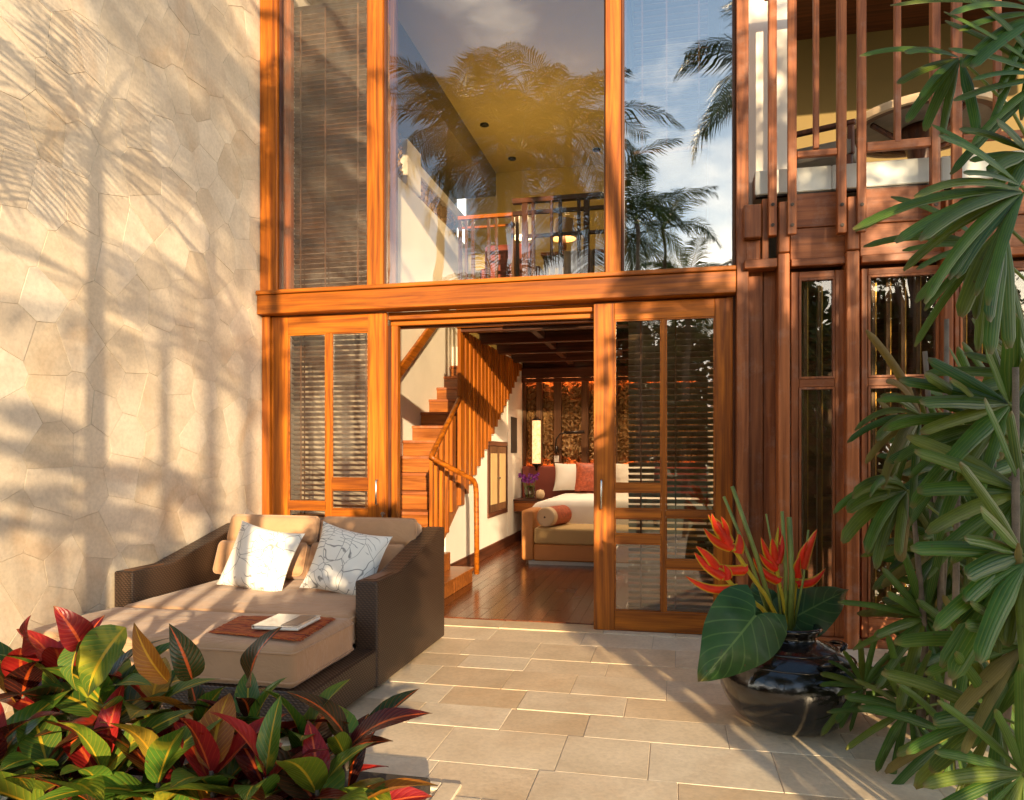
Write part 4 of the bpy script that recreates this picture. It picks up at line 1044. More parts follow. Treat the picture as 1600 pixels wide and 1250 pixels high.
bx('back', (-3.153, -1.737, 4.93, 5.028, 0.02, 0.79), 'wicker', db, 0.012)
bx('base', (-3.153, -1.737, 3.82, 4.928, 0.03, 0.235), 'wicker', db, 0.008)
bx('base', (-3.20, -1.605, 3.03, 3.812, 0.03, 0.235), 'wicker', db, 0.012)
for a in (-3.2, -1.70):
    for b in (3.08, 4.9): bx('foot', (a, a + 0.05, b, b + 0.05, 0.0, 0.035), 'bronze', db)
bmpart('seat_cushion', rbox((-3.15, -1.745, 3.70, 4.92, 0.238, 0.432), 0.035, 4, 0.01, 0, 1), 'canvas', db)
bmpart('seat_cushion', rbox((-3.17, -1.68, 3.045, 3.692, 0.238, 0.432), 0.035, 4, 0.01, 0, 2), 'canvas', db)
def piping(x0, x1, y0, y1, z, r_, mtx=None, plane='z'):
    pts = []
    for (cx_, cy_, a0) in ((x1 - r_, y1 - r_, 0), (x0 + r_, y1 - r_, 90), (x0 + r_, y0 + r_, 180), (x1 - r_, y0 + r_, 270)):
        for q_ in range(5):
            a = R(a0 + 22.5 * q_); pts.append((cx_ + r_ * math.cos(a), cy_ + r_ * math.sin(a)))
    pts.append(pts[0])
    v3 = [Vector((a, b, z)) if plane == 'z' else Vector((a, z, b)) for a, b in pts]
    if mtx: v3 = [mtx @ p for p in v3]
    return part('piping', MB().tube(v3, 0.0055, 6, False), 'canvas', db, True)
for zz in (0.268, 0.402):
    piping(-3.152, -1.743, 3.698, 4.922, zz, 0.035); piping(-3.172, -1.678, 3.043, 3.694, zz, 0.035)
def backc(x0, x1, z0, z1, y0, y1, tilt, seed):
    bm = rbox((x0, x1, y0, y1, z0, z1), 0.035, 4, 0.022, 0, seed)
    c = Vector(((x0 + x1) / 2, y1, z0))
    mm_ = Matrix.Translation(c) @ Matrix.Rotation(tilt, 4, 'X') @ Matrix.Rotation(random.Random(seed).uniform(-.03, .03), 4, 'Z') @ Matrix.Translation(-c)
    piping(x0 - .001, x1 + .001, z0 - .001, z1 + .001, y0 + 0.03, 0.035, mm_, 'y')
    return bmpart('back_cushion', bm, 'canvas', db, True, Matrix.Translation(c) @ Matrix.Rotation(tilt, 4, 'X') @ Matrix.Rotation(random.Random(seed).uniform(-.03, .03), 4, 'Z') @ Matrix.Translation(-c))
backc(-3.135, -2.455, 0.436, 0.665, 4.52, 4.69, R(-22), 3); backc(-2.435, -1.75, 0.436, 0.665, 4.54, 4.71, R(-22), 4)
backc(-3.10, -2.42, 0.64, 0.835, 4.64, 4.82, R(-20), 5); backc(-2.40, -1.715, 0.64, 0.83, 4.66, 4.84, R(-20), 6)
cushion('throw_pillow', 'white leaf-print pillow at the sunny left end of the daybed', 'pillow', (-2.645, 4.36, 0.625), 0.50, 0.46, 0.16, 'leafprint', (R(-24), R(9), R(-4)), 0.14)
cushion('throw_pillow', 'white leaf-print pillow in shade near the right arm of the daybed', 'pillow', (-2.04, 4.36, 0.625), 0.49, 0.46, 0.16, 'leafprint', (R(-24), R(11), R(3)), 0.14)
c4 = [Vector((-2.19, 3.176, 0)), Vector((-1.703, 3.12, 0)), Vector((-1.755, 3.586, 0)), Vector((-2.247, 3.525, 0))]
mt = thing('placemat', 'rust red woven mat lying on the daybed cushion', 'mat', (-2.0, 3.35, 0.447))
for t0, t1, nm in ((0.05, 0.95, 'weave'),):
    rows = []
    for i in range(15):
        u = i / 14; row = []
        for j in range(15):
            v = j / 14; p = c4[0].lerp(c4[1], v).lerp(c4[3].lerp(c4[2], v), u)
            row.append((p.x, p.y, 0.452 + 0.002 * math.sin(v * 60) + 0.004 * mnoise.noise(Vector((p.x * 9, p.y * 9, 1)))))
        rows.append(row)
    top = MB().strip(rows); o = part('weave', top, 'mat', mt, True)
    md = o.modifiers.new('solid', 'SOLIDIFY'); md.thickness = 0.008; md.offset = -1
rr = random.Random(5)
for side in ((c4[0], c4[3]), (c4[1], c4[2])):
    fr_ = MB()
    out = (side[0] - (c4[1] if side[0] == c4[0] else c4[0])).normalized()
    for i in range(60):
        p = side[0].lerp(side[1], i / 59) + Vector((0, 0, 0.447)); q = p + out * rr.uniform(0.012, 0.022) + Vector((0, rr.uniform(-.004, .004), -0.003))
        fr_.tube([p, q], 0.0016, 4)
    tag(part('fringe', fr_, 'mat', mt), kind='stuff')
bk = thing('book', 'pale hardback book lying on the woven mat', 'book', (-1.89, 3.36, 0.46))
rot = Matrix.Rotation(R(3), 4, 'Z')
def bk_box(nm, d, mat):
    bm = rbox(d, 0.0015, 1); return bmpart(nm, bm, mat, bk, False, Matrix.Translation((-1.89, 3.365, 0)) @ rot)
bk_box('cover', (-0.118, 0.118, -0.135, 0.135, 0.4755, 0.4785), 'water'); bk_box('cover', (-0.118, 0.118, -0.135, 0.135, 0.4600, 0.4630), 'water')
bk_box('cover_picture', (0.02, 0.10, -0.115, 0.115, 0.4786, 0.4792), 'pale_slat'); bk_box('pages', (-0.110, 0.114, -0.130, 0.130, 0.4632, 0.4753), 'white_cloth'); bk_box('spine', (-0.121, -0.1185, -0.135, 0.135, 0.460, 0.4785), 'water')

# ------------------------------------------------------------------ leaf tools
def leaf_mesh(name, mat, ln, wd, droop, fold, prof, ns=9, nc=5, wave=0.0, seed=0, tipdown=0.0, thick=0.0):
    r = random.Random(seed); rows = []
    ph = r.uniform(0, 6)
    for i in range(ns + 1):
        v = i / ns; yv = ln * (v - 0.12 * droop * v * v); zc = -droop * ln * v * v - tipdown * ln * v ** 4
        wv = wd * prof(v); row = []
        for j in range(nc):
            u = 2 * j / (nc - 1) - 1
            row.append((u * wv / 2, yv, zc + abs(u) * fold * wv + wave * ln * math.sin(v * 11 + ph + (2 if u > 0 else 0)) * abs(u) * 0.5))
        rows.append(row)
    return MB().strip(rows).mesh(name, M[mat], smooth=True)
def place_leaf(name, me, parent, base, direction, up=UP, scale=1.0, roll=0.0):
    d = direction.normalized(); x = d.cross(up)
    if x.length < 1e-3: x = d.cross(Vector((0, 1, 0)))
    x.normalize(); z = x.cross(d)
    mtx = Matrix((x, d, z)).transposed().to_4x4()
    o = bpy.data.objects.new(name, me); COL.objects.link(o); o.parent = parent
    o.matrix_local = Matrix.Translation(Vector(base) - wloc(parent)) @ mtx @ Matrix.Rotation(roll, 4, 'Y') @ Matrix.Scale(scale, 4)
    return o
ell = lambda v: max(0.03, (math.sin(math.pi * min(1, v ** 0.8))) ** 0.75)
CR = {}
for mi, mname in enumerate(('croton_red', 'croton_dark', 'croton_green', 'croton_gold')):
    CR[mname] = [leaf_mesh('leaf', mname, 0.29, rw * 1.2, dr, fo, ell, 10, 5, 0.03, q, 0.10) for q, (rw, dr, fo) in enumerate([(0.085, 0.25, 0.22), (0.10, 0.45, 0.15), (0.075, 0.10, 0.30), (0.115, 0.35, 0.12)])]
bed_ = tag(bx('flower_bed', (XW + 0.01, -0.92, 0.2, 2.72, -0.02, 0.06), 'soil', None, 0.01), kind='structure')
kerb = tag(bx('bed_kerb', (-0.90, -0.82, 0.2, 2.80, -0.02, 0.008), 'paver', None, 0.004), kind='structure')
tag(bx('bed_kerb', (XW + 0.01, -0.902, 2.74, 2.80, -0.02, 0.008), 'paver', None, 0.004), kind='structure')
def croton(label, ap, d, n, mixw, seed, hh=0.42):
    r = random.Random(seed)
    apex = onD(ap[0], ap[1] + 36, d)
    base = Vector((apex.x + r.uniform(-.05, .05), apex.y + r.uniform(-.05, .05), 0.05))
    t = thing('croton', label, 'plant', base, 'crotons in the foreground bed')
    apex = apex - Vector((0, 0, 0.10))
    part('stem', MB().tube([base, base.lerp(apex, 0.5) + Vector((r.uniform(-.02, .02), 0, 0)), apex], [0.012, 0.010, 0.006], 6), 'bark', t, True)
    a = r.uniform(0, 6.28)
    names = list(CR)
    for i in range(n):
        f = i / max(1, n - 1); a += 2.4 + r.uniform(-.3, .3)
        pos = apex - Vector((0, 0, hh * f ** 1.2)); pos = Vector((base.x + (apex.x - base.x) * (pos.z / max(.1, apex.z)), base.y + (apex.y - base.y) * (pos.z / max(.1, apex.z)), pos.z))
        elv = R(66 - 72 * f + r.uniform(-14, 14))
        dr = Vector((math.cos(a) * math.cos(elv), math.sin(a) * math.cos(elv), math.sin(elv)))
        nm = r.choices(names, mixw)[0]
        place_leaf('leaf', r.choice(CR[nm]), t, pos, dr, UP, r.uniform(0.78, 1.12) * (0.72 + 0.36 * min(1, f * 3)), r.uniform(-.5, .5))
croton('croton with scarlet upright leaves at the left picture edge', (35, 985), 2.3, 20, (6, 1, 3, 1), 11)
croton('croton with red leaves and one long green leaf beside the stone wall', (95, 972), 2.25, 20, (4, 1, 4, 1), 12)
croton('croton with big bright green leaves below the daybed corner', (165, 985), 2.15, 22, (1, 1, 7, 2), 13)
croton('croton with golden orange leaves in front of the cushion', (235, 1018), 2.25, 20, (2, 3, 2, 4), 14)
croton('croton with maroon leaves and orange midribs below the mat', (310, 1042), 2.25, 20, (2, 4, 5, 2), 15)
croton('dark croton with a tall twisted leaf before the woven mat', (390, 1040), 2.25, 20, (1, 4, 5, 2), 16)
croton('purple-red croton at the front corner of the daybed base', (470, 1066), 2.2, 18, (2, 4, 4, 1), 17)
croton('rightmost croton, with a speckled green leaf by the paving', (545, 1072), 2.2, 16, (1, 4, 4, 0), 18)
for i, (ax_, ay, mw) in enumerate([(-10, 1085, (3, 2, 5, 1)), (75, 1095, (2, 2, 6, 1)), (160, 1105, (2, 2, 6, 1)), (245, 1110, (3, 2, 5, 2)), (330, 1110, (3, 3, 5, 1)), (415, 1120, (2, 3, 6, 1)), (495, 1140, (2, 3, 6, 1))]):
    croton(['low croton at the lower left corner of the picture', 'low croton with mixed green leaves in front of the red one', 'low croton in front of the bright green one', 'low croton in front of the golden one', 'low croton with maroon leaves in the front row middle', 'low dark croton in the front row, third from the paving', 'low croton in the front row nearest the paving'][i], (ax_, ay), 2.0, 20, mw, 30 + i)

hero = next(o for o in COL.objects if o.get('label', '').startswith('croton with big bright'))
for (a, b, wd_, mt_) in (((196, 980), (122, 1072), 0.125, 'croton_green'), ((128, 1000), (100, 1066), 0.085, 'croton_green'), ((262, 1066), (212, 992), 0.07, 'croton_gold'), ((60, 1015), (28, 968), 0.08, 'croton_red'), ((128, 1010), (116, 952), 0.085, 'croton_red'), ((300, 1062), (292, 988), 0.08, 'croton_dark'), ((392, 1072), (396, 985), 0.08, 'croton_dark')):
    p, q = onD(*a, 2.02), onD(*b, 1.98); me = leaf_mesh('leaf', mt_, (q - p).length * 1.1, wd_, 0.30, 0.26, ell, 14, 7, 0.05, int(a[0]), 0.16)
    rj = random.Random(int(b[0])); place_leaf('leaf', me, hero, p, q - p - FWD * 0.04, -FWD + UP * 0.6 + RIGHT * rj.uniform(-1.1, 1.1))

# ------------------------------------------------------------------ urn with heliconias
UC = onD(1235, 1000, 3.6); UC.z = 0.0
urn = thing('urn', 'glossy black glazed urn holding red heliconia flowers', 'urn', UC)
up_ = [(0.0, 0.004), (0.19, 0.004), (0.215, 0.018), (0.265, 0.06), (0.305, 0.115), (0.330, 0.175), (0.336, 0.225), (0.324, 0.275), (0.296, 0.318), (0.25, 0.354), (0.17, 0.392), (0.128, 0.410), (0.120, 0.424), (0.122, 0.44), (0.140, 0.456), (0.146, 0.468), (0.138, 0.478), (0.118, 0.476), (0.108, 0.45), (0.10, 0.40), (0.0, 0.38)]
part('body', MB().lathe(up_, UC, 56), 'urn', urn, True)
for i in range(4):
    a = R(-60 + 90 * i); c_ = UC + Vector((math.cos(a) * 0.262, math.sin(a) * 0.262, 0.345)); tn = Vector((-math.sin(a), math.cos(a), 0)); ot_ = Vector((math.cos(a), math.sin(a), 0.5)).normalized()
    part('lug', MB().tube([c_ - tn * 0.05, c_ - tn * 0.04 + ot_ * 0.035, c_ + ot_ * 0.045, c_ + tn * 0.04 + ot_ * 0.035, c_ + tn * 0.05], 0.013, 8), 'urn', urn, True)
k = MB()
for zz, rr_ in ((0.372, 0.214), (0.322, 0.293)):
    pts = [UC + Vector((rr_ * math.cos(a * .2094), rr_ * math.sin(a * .2094), zz)) for a in range(31)]; k.tube(pts, 0.006, 6, False)
part('raised_ring', k, 'urn', urn, True)
def stemline(a, b, d0, d1, r0, r1, mat, parent, name='stem'):
    p, q = onD(*a, d0), onD(*b, d1); m_ = p.lerp(q, 0.5) + RIGHT * 0.012
    return part(name, MB().tube([p, m_, q], [r0, (r0 + r1) / 2, r1], 8), mat, parent, True)
def bract(parent, a, tip, d0, d1, wd, curl=0.02, mat='bract', nm='bract'):
    p, q = onD(*a, d0), onD(*tip, d1); dr = q - p; ln = dr.length; dr.normalize()
    side = dr.cross(FWD).normalized(); rows = []
    for i in range(9):
        v = i / 8; wv = 1.35 * wd * (max(0.0, 1 - v) ** 0.85) * (0.75 + 0.6 * v) + 0.0015
        c_ = p + dr * ln * v + side * (curl * math.sin(v * 3.1)); row = []
        for j in range(5):
            u = j / 2 - 1; row.append(c_ + side * (u * wv * 0.5) - FWD * (0.55 * wv * (1 - abs(u))) )
        rows.append(row)
    o = part(nm, MB().strip(rows), mat, parent, True)
    return o
def heliconia(label, rach, brs, d):
    b_ = onD(*rach[0], d); t = thing('heliconia', label, 'flower', b_, 'heliconias in the urn')
    part('rachis', MB().tube([onD(*p, d) for p in rach], [0.010] * (len(rach) - 1) + [0.004], 8), 'bract', t, True)
    for (a, tip, wd, cu) in brs: bract(t, a, tip, d, d + random.Random(int(tip[0])).uniform(-.08, .05), wd, cu)
    return t
hA = heliconia('heliconia with open bracts leaning left beside the door', [(1225, 985), (1196, 930), (1166, 888), (1145, 855), (1122, 820)],
    [((1166, 890), (1100, 870), 0.055, 0.03), ((1152, 864), (1154, 830), 0.055, -0.01), ((1144, 856), (1099, 824), 0.050, 0.02), ((1138, 852), (1106, 804), 0.070, -0.01), ((1130, 838), (1112, 802), 0.045, 0.01), ((1136, 845), (1126, 806), 0.04, -0.01)], 3.56)
heliconia('lowest heliconia, pointing left over the big heart leaf', [(1222, 990), (1190, 950), (1150, 920), (1122, 890), (1092, 858)],
    [((1150, 920), (1070, 899), 0.05, 0.03), ((1136, 905), (1130, 882), 0.05, -0.01), ((1130, 900), (1084, 862), 0.055, 0.012), ((1120, 888), (1087, 853), 0.05, -0.008)], 3.52)
heliconia('upright heliconia in the middle of the urn', [(1230, 985), (1224, 940), (1216, 905), (1212, 870), (1216, 825)],
    [((1217, 908), (1176, 870), 0.050, 0.02), ((1213, 890), (1186, 864), 0.04, 0.01), ((1212, 885), (1189, 838), 0.045, 0.01), ((1211, 875), (1206, 840), 0.05, 0.0), ((1213, 868), (1217, 820), 0.05, -0.006), ((1214, 880), (1222, 835), 0.045, -0.01)], 3.60)
heliconia('heliconia on the right leaning towards the palm', [(1236, 985), (1240, 940), (1244, 905), (1256, 870), (1272, 832)],
    [((1243, 912), (1290, 887), 0.05, -0.03), ((1246, 902), (1250, 868), 0.05, 0.01), ((1252, 888), (1277, 826), 0.06, 0.006), ((1250, 884), (1262, 845), 0.04, 0.01)], 3.62)
sk_ = thing('cut_stems', 'bundle of pale green cut stems standing up from the urn', 'stems', UC + Vector((0, 0, 0.40)))
for (a, b, r_) in (((1215, 985), (1144, 760), 0.013), ((1206, 975), (1131, 776), 0.010), ((1226, 985), (1222, 799), 0.011), ((1234, 985), (1233, 808), 0.017), ((1222, 985), (1197, 803), 0.006), ((1240, 980), (1263, 828), 0.007)):
    s_ = stemline(a, b, 3.60, 3.60, r_, r_ * 0.75, 'stem', sk_)
def heart(label, base, tip, d0, d1, wd, seed, tilt=0.0):
    p, q = onD(*base, d0), onD(*tip, d1); dr = q - p; ln = dr.length; dr.normalize()
    t = thing('heart_leaf', label, 'leaf', p)
    nrm = (-FWD * 1.0 + UP * 0.45 + RIGHT * tilt); nrm = (nrm - dr * nrm.dot(dr)).normalized(); side = dr.cross(nrm).normalized()
    rows = []; ns = 16; nc = 11
    for i in range(ns + 1):
        v = i / ns; vv = -0.28 + 1.28 * v
        row = []
        wv = wd * (math.sin(math.pi * min(1, (0.06 + 0.94 * v)) ** 0.62) ** 0.8 if v < 1 else 0.0)
        for j in range(nc):
            u = 2 * j / (nc - 1) - 1
            # lobes run behind the stalk joint; the notch closes at u = 0
            y_ = vv if vv > 0 else vv * abs(u) ** 0.6
            c_ = p + dr * (ln * y_) + side * (u * wv * 0.5)
            bend = -0.18 * ln * max(0, y_) ** 2 + 0.10 * wd * (abs(u) ** 1.5) * (-1) + 0.012 * math.sin(v * 14 + seed + 2 * (u > 0)) * abs(u)
            row.append(c_ + nrm * bend)
        rows.append(row)
    part('blade', MB().strip(rows), 'alocasia', t, True)
    part('stalk', MB().tube([p + nrm * -0.004, p - nrm * 0.03 - UP * 0.05 + RIGHT * 0.03, UC + Vector((0, -0.03, 0.43))], [0.007, 0.009, 0.012], 7), 'stem', t, True)
    return t
heart('large glossy heart-shaped leaf hanging over the left of the urn', (1180, 962), (1102, 1062), 3.40, 3.28, 0.36, 1, 0.10)
heart('dark heart-shaped leaf reaching right from the urn', (1246, 962), (1338, 912), 3.62, 3.75, 0.26, 2, -0.2)
heart('small heart-shaped leaf behind the heliconia stems', (1205, 955), (1180, 905), 3.72, 3.80, 0.20, 3, 0.0)

# ------------------------------------------------------------------ fan palms on the right
rblunt = lambda v: max(0.05, min(1.0, (v * 2.4 + 0.16)) * (1 - 0.35 * v) * (1.0 if v < 0.93 else 0.6))
def fan_frond(palm, hub, ang, spread, n, lnpx, d, seed, wid=0.042, droop=0.5, toward=0.25, old=0.0, root=None):
    r = random.Random(seed); H_ = onD(hub[0], hub[1], d)
    rt = root or (Vector((H_.x + 0.45, H_.y + 0.25, max(0.1, H_.z - 0.5))))
    fd = part('frond', MB().tube([rt, rt.lerp(H_, 0.55) + UP * 0.08, H_], [0.008, 0.006, 0.005], 6), 'stem', palm, True)
    n = int(n * 1.3)
    for i in range(n):
        a = R(ang + spread * (i / max(1, n - 1) - 0.5) + r.uniform(-5, 5)); ln = lnpx * d / FPX * r.uniform(0.9, 1.32)
        dr = (RIGHT * math.cos(a) + UP * math.sin(a) - FWD * (toward + r.uniform(-.35, .35))).normalized()
        side = dr.cross(-FWD + UP * 0.6 + RIGHT * r.uniform(-.4, .4)).normalized(); nrm = side.cross(dr)
        rows = []; ns = 11; wv0 = wid * 0.95 * r.uniform(0.75, 1.3); p = H_ + dr * 0.01; dcur = dr.copy()
        dp = droop * r.uniform(0.6, 1.4)
        for q in range(ns + 1):
            v = q / ns; wv = wv0 * rblunt(v)
            if q == ns: wv *= 0.55
            row = []
            for j in range(5):
                u = j / 2 - 1; row.append(p + side * (u * wv * 0.5) + nrm * ((0.14 if j % 2 else 0.0) * wv * 0.4 - 0.16 * abs(u) * wv))
            rows.append(row)
            p = p + dcur * (ln / ns); dcur = (dcur + Vector((0, 0, -dp * 1.0 / ns))).normalized()
        mat = 'rhapis_old' if r.random() < old else 'rhapis'
        mb = MB().strip(rows); me = mb.mesh('leaflet', M[mat], wloc(palm), True)
        link('leaflet', me, fd)
def fan_palm(label, px_, d, fronds, canes, seed):
    b = onZ(px_, HZ + EYE * FPX / d, 0); t = thing('fan_palm', label, 'palm', b, 'fan palms at the right')
    r = random.Random(seed)
    for i in range(canes):
        x = b + Vector((r.uniform(-.15, .25), r.uniform(-.12, .2), 0)); tp = x + Vector((r.uniform(-.15, .1), r.uniform(-.1, .1), r.uniform(1.0, 2.2)))
        part('cane', MB().tube([x, x.lerp(tp, 0.5) + Vector((.03, 0, 0)), tp], [0.016, 0.014, 0.010], 7), 'bark', t, True)
    for i, f in enumerate(fronds):
        fan_frond(t, *f[:6], seed * 50 + i, **(f[6] if len(f) > 6 else {}))
    return t
fan_palm('tall fan palm at the right edge with fronds hanging before the balcony', 1640, 2.35, [
    ((1600, 300), 200, 62, 9, 225, 2.25, dict(wid=0.044, droop=0.55)), ((1595, 290), 168, 60, 4, 150, 2.3, dict(wid=0.045, droop=0.5)), ((1612, 240), 185, 90, 5, 100, 2.4, dict(wid=0.05)),
    ((1545, 385), 205, 120, 8, 150, 2.5, dict(wid=0.036, droop=0.6)), ((1570, 350), 252, 50, 4, 190, 2.4, dict(wid=0.055)), ((1500, 90), 225, 120, 7, 120, 2.6, dict(droop=0.6, wid=.04)), ((1640, 120), 190, 120, 8, 170, 2.5, {}), ((1630, 20), 200, 110, 7, 180, 2.5, {})], 4, 1)
fan_palm('fan palm with broad fronds beside the dark bay window', 1600, 2.75, [
    ((1578, 632), 160, 150, 9, 150, 2.65, dict(wid=0.062, droop=0.18, toward=.35)), ((1548, 664), 190, 110, 9, 165, 2.7, dict(wid=0.05, droop=0.6)), 
    ((1615, 590), 170, 130, 9, 130, 2.8, dict(wid=0.055, droop=.3)), ((1630, 720), 180, 170, 9, 150, 2.8, dict(wid=0.06, droop=.3))], 5, 2)
fan_palm('fan palm with drooping fronds in front of the bay column', 1500, 3.1, [
    ((1440, 650), 185, 140, 10, 128, 3.0, dict(wid=0.05, droop=0.85, toward=.35, old=.1)), ((1418, 766), 195, 110, 8, 118, 3.0, dict(wid=0.07, droop=0.95, toward=.4, old=.15)), ((1490, 730), 190, 230, 10, 115, 3.2, dict(old=.15, droop=.4)),
    ((1530, 815), 185, 240, 11, 130, 3.2, dict(old=.2, droop=.35)), ((1470, 860), 200, 260, 11, 115, 3.35, dict(old=.4, droop=.4))], 5, 3)
fan_palm('low fan palm radiating over the urn', 1450, 3.3, [
    ((1446, 966), 188, 265, 13, 122, 3.2, dict(wid=0.046, droop=0.22, toward=.4)), ((1520, 1010), 215, 250, 12, 125, 3.2, dict(old=.3, wid=0.05, droop=.3)), ((1350, 1075), 150, 200, 10, 75, 3.3, dict(wid=0.032)), ((1420, 1110), 190, 240, 11, 100, 3.1, dict(droop=.3)), ((1490, 1150), 190, 250, 12, 120, 3.0, dict(old=.2, droop=.3))], 4, 4)
fan_palm('fan palm with large dark fronds at the lower right corner', 1640, 2.4, [
    ((1600, 866), 188, 110, 8, 165, 2.3, dict(wid=0.062, droop=0.22, toward=.3)), ((1604, 880), 238, 80, 7, 190, 2.25, dict(wid=0.066, droop=0.4)), ((1600, 770), 190, 160, 9, 160, 2.5, dict(wid=0.06, droop=.3)), ((1600, 1010), 195, 220, 11, 160, 2.3, dict(wid=0.055, old=.25, droop=.3)), ((1560, 1120), 190, 230, 11, 150, 2.3, dict(wid=.055, droop=.3)), ((1600, 1210), 180, 220, 11, 160, 2.2, dict(droop=.3))], 4, 5)
fan_palm('fan palm in the shade behind the others at the far right', 1620, 3.8, [
    ((1540 + 75 * (i % 2), 660 + 58 * i), 185 + 20 * (i % 3), 270, 12, 125, 3.65 + .1 * (i % 3), dict(old=.25, droop=.3, wid=.05)) for i in range(9)] + [((1590, 660 + 75 * i), 180, 280, 11, 130, 3.4, dict(old=.1, droop=.3, wid=.05)) for i in range(7)], 5, 6)
fan_palm('fan palm filling the gap behind the drooping fronds', 1530, 3.9, [
    ((1462 + 50 * (i % 2), 720 + 62 * i), 190, 270, 12, 112, 3.8, dict(old=.3, droop=.3, wid=.05)) for i in range(7)] + [((1500, 690 + 85 * i), 185, 280, 11, 110, 3.5, dict(old=.15, droop=.3, wid=.05)) for i in range(6)], 4, 7)

# ------------------------------------------------------------------ balcony furniture
TC = Vector((2.02, 6.80, 4.05))
tb = thing('round_table', 'round wooden table on the balcony seen from below', 'table', Vector((TC.x, TC.y, 3.27)))
part('top', MB().lathe([(0.0, 0.0), (0.50, 0.0), (0.50, 0.045), (0.0, 0.045)], TC, 48), 'underside', tb)
part('rim', MB().lathe([(0.503, -0.012), (0.56, -0.012), (0.57, 0.01), (0.57, 0.05), (0.503, 0.05), (0.503, -0.012)], TC, 56), 'dark_x', tb)
part('edge_band', MB().lathe([(0.572, -0.02), (0.60, -0.015), (0.605, 0.03), (0.59, 0.05), (0.572, 0.05), (0.572, -0.02)], TC, 56), 'cream', tb)
part('pedestal', MB().lathe([(0.0, 0.0), (0.26, 0.0), (0.24, 0.05), (0.11, 0.12), (0.09, 0.50), (0.16, 0.72), (0.16, 0.775), (0, 0.775)], (TC.x, TC.y, 3.271), 28), 'dark_z', tb, True)
for a in (0.4, 1.97, 3.54, 5.11): part('brace', MB().tube([TC + Vector((.12 * math.cos(a), .12 * math.sin(a), -.16)), TC + Vector((.47 * math.cos(a), .47 * math.sin(a), -.013))], 0.022, 6), 'dark_z', tb)
def lounge(label, c, rz):
    t = thing('balcony_chair', label, 'chair', c)
    def b_(nm, d, mat, rot_=None):
        bm = rbox(d, 0.012, 2); m_ = Matrix.Translation(c) @ Matrix.Rotation(rz, 4, 'Z')
        if rot_: m_ = m_ @ rot_
        return bmpart(nm, bm, mat, t, False, m_)
    b_('seat', (-.30, .30, -.30, .30, .30, .42), 'underside'); b_('backrest', (-.30, .30, .30, .38, .30, .80), 'dark_x')
    for a in (-.30, .25):
        for e in (-.30, .28): b_('leg', (a, a + .05, e, e + .05, 0.002, .30), 'dark_z')
        b_('arm', (a, a + .05, -.32, .34, .52, .56), 'dark_y'); b_('arm_post', (a, a + .05, -.31, -.26, .30, .52), 'dark_z')
lounge('dark wooden chair with white seat behind the balcony slats, left of the table', Vector((1.12, 6.35, 3.272)), R(70))
lounge('dark wooden chair on the balcony, right of the round table', Vector((3.0, 6.9, 3.272)), R(-80))
# ------------------------------------------------------------------ palms and shrubs of the garden (behind and beside the camera)
def palm(label, base, height, nf, fl, ll, seed, lean=(0, 0), tr=0.07, up0=75, pairs=38, curl=1.0, wl=0.022, name='palm_tree', group='slender palms along the terrace', clean=False, azs=None):
    r = random.Random(seed); base = Vector(base); t = thing(name, label, 'palm tree', base, group)
    top = base + Vector((lean[0], lean[1], height)); n = 9; pts = []; rad = []
    for i in range(n + 1):
        v = i / n; pts.append(base.lerp(top, v) + Vector((lean[0], lean[1], 0)) * (-0.25 * math.sin(v * math.pi))); rad.append(tr * (1.25 - 0.55 * v) * (1 + 0.05 * (i % 2)))
    part('trunk', MB().tube(pts, rad, 10), 'bark', t, True)
    part('crown_shaft', MB().tube([top - UP * 0.05, top + UP * fl * 0.10], [tr * 0.8, tr * 0.35], 8), 'stem', t, True)
    a = r.uniform(0, 6.28)
    for f in range(nf):
        a += 2.3999; az = azs[f % len(azs)] + r.uniform(-.2, .2) if azs else a
        e0 = R(up0 - (up0 + 25) * (f / nf) + r.uniform(-8, 8)); L_ = fl * r.uniform(0.82, 1.1)
        mb = MB(); p = top.copy(); e = e0; ns = 14; spine = [p.copy()]; dirs = []
        hz_ = Vector((math.cos(az), math.sin(az), 0))
        for i in range(ns):
            d_ = hz_ * math.cos(e) + UP * math.sin(e); dirs.append(d_); p = p + d_ * (L_ / ns); spine.append(p.copy()); e -= R(6.2 * curl * (0.5 + i / ns)) 
        dirs.append(dirs[-1])
        mb.tube(spine, [0.012 * fl / 1.6 * (1 - 0.85 * i / ns) for i in range(ns + 1)], 5)
        for i in range(pairs):
            v = 0.14 + 0.86 * i / pairs; q = v * ns; k0 = min(ns - 1, int(q)); c_ = spine[k0].lerp(spine[k0 + 1], q - k0); d_ = dirs[k0]
            sd_ = d_.cross(UP)
            sd_ = sd_.normalized() if sd_.length > 1e-3 else Vector((1, 0, 0)); nr = sd_.cross(d_)
            ln = ll * (math.sin(math.pi * (0.12 + 0.86 * v)) ** 0.6) * r.uniform(0.85, 1.1)
            for sg in (-1, 1):
                o_ = (sd_ * sg * 0.85 + d_ * (0.45 + 0.4 * v) + nr * r.uniform(-.05, .22)).normalized(); wv = wl * r.uniform(.8, 1.2)
                m1 = c_ + o_ * ln * 0.45 - UP * ln * 0.05; m2 = c_ + o_ * ln - UP * ln * (0.28 + r.uniform(0, .15)); w_ = d_ * (wv * 0.5)
                mb.strip([[c_ - w_ * .5, c_ + w_ * .5], [m1 - w_, m1 + w_], [m2 - w_ * .12, m2 + w_ * .12]])
        part('frond', mb, 'palmleaf', t, True)
    return t
def sun_at(px_, py, t, plane='wall'):
    p = onX(px_, py, XW) if plane == 'wall' else onY(px_, py, D)
    return p + S * t
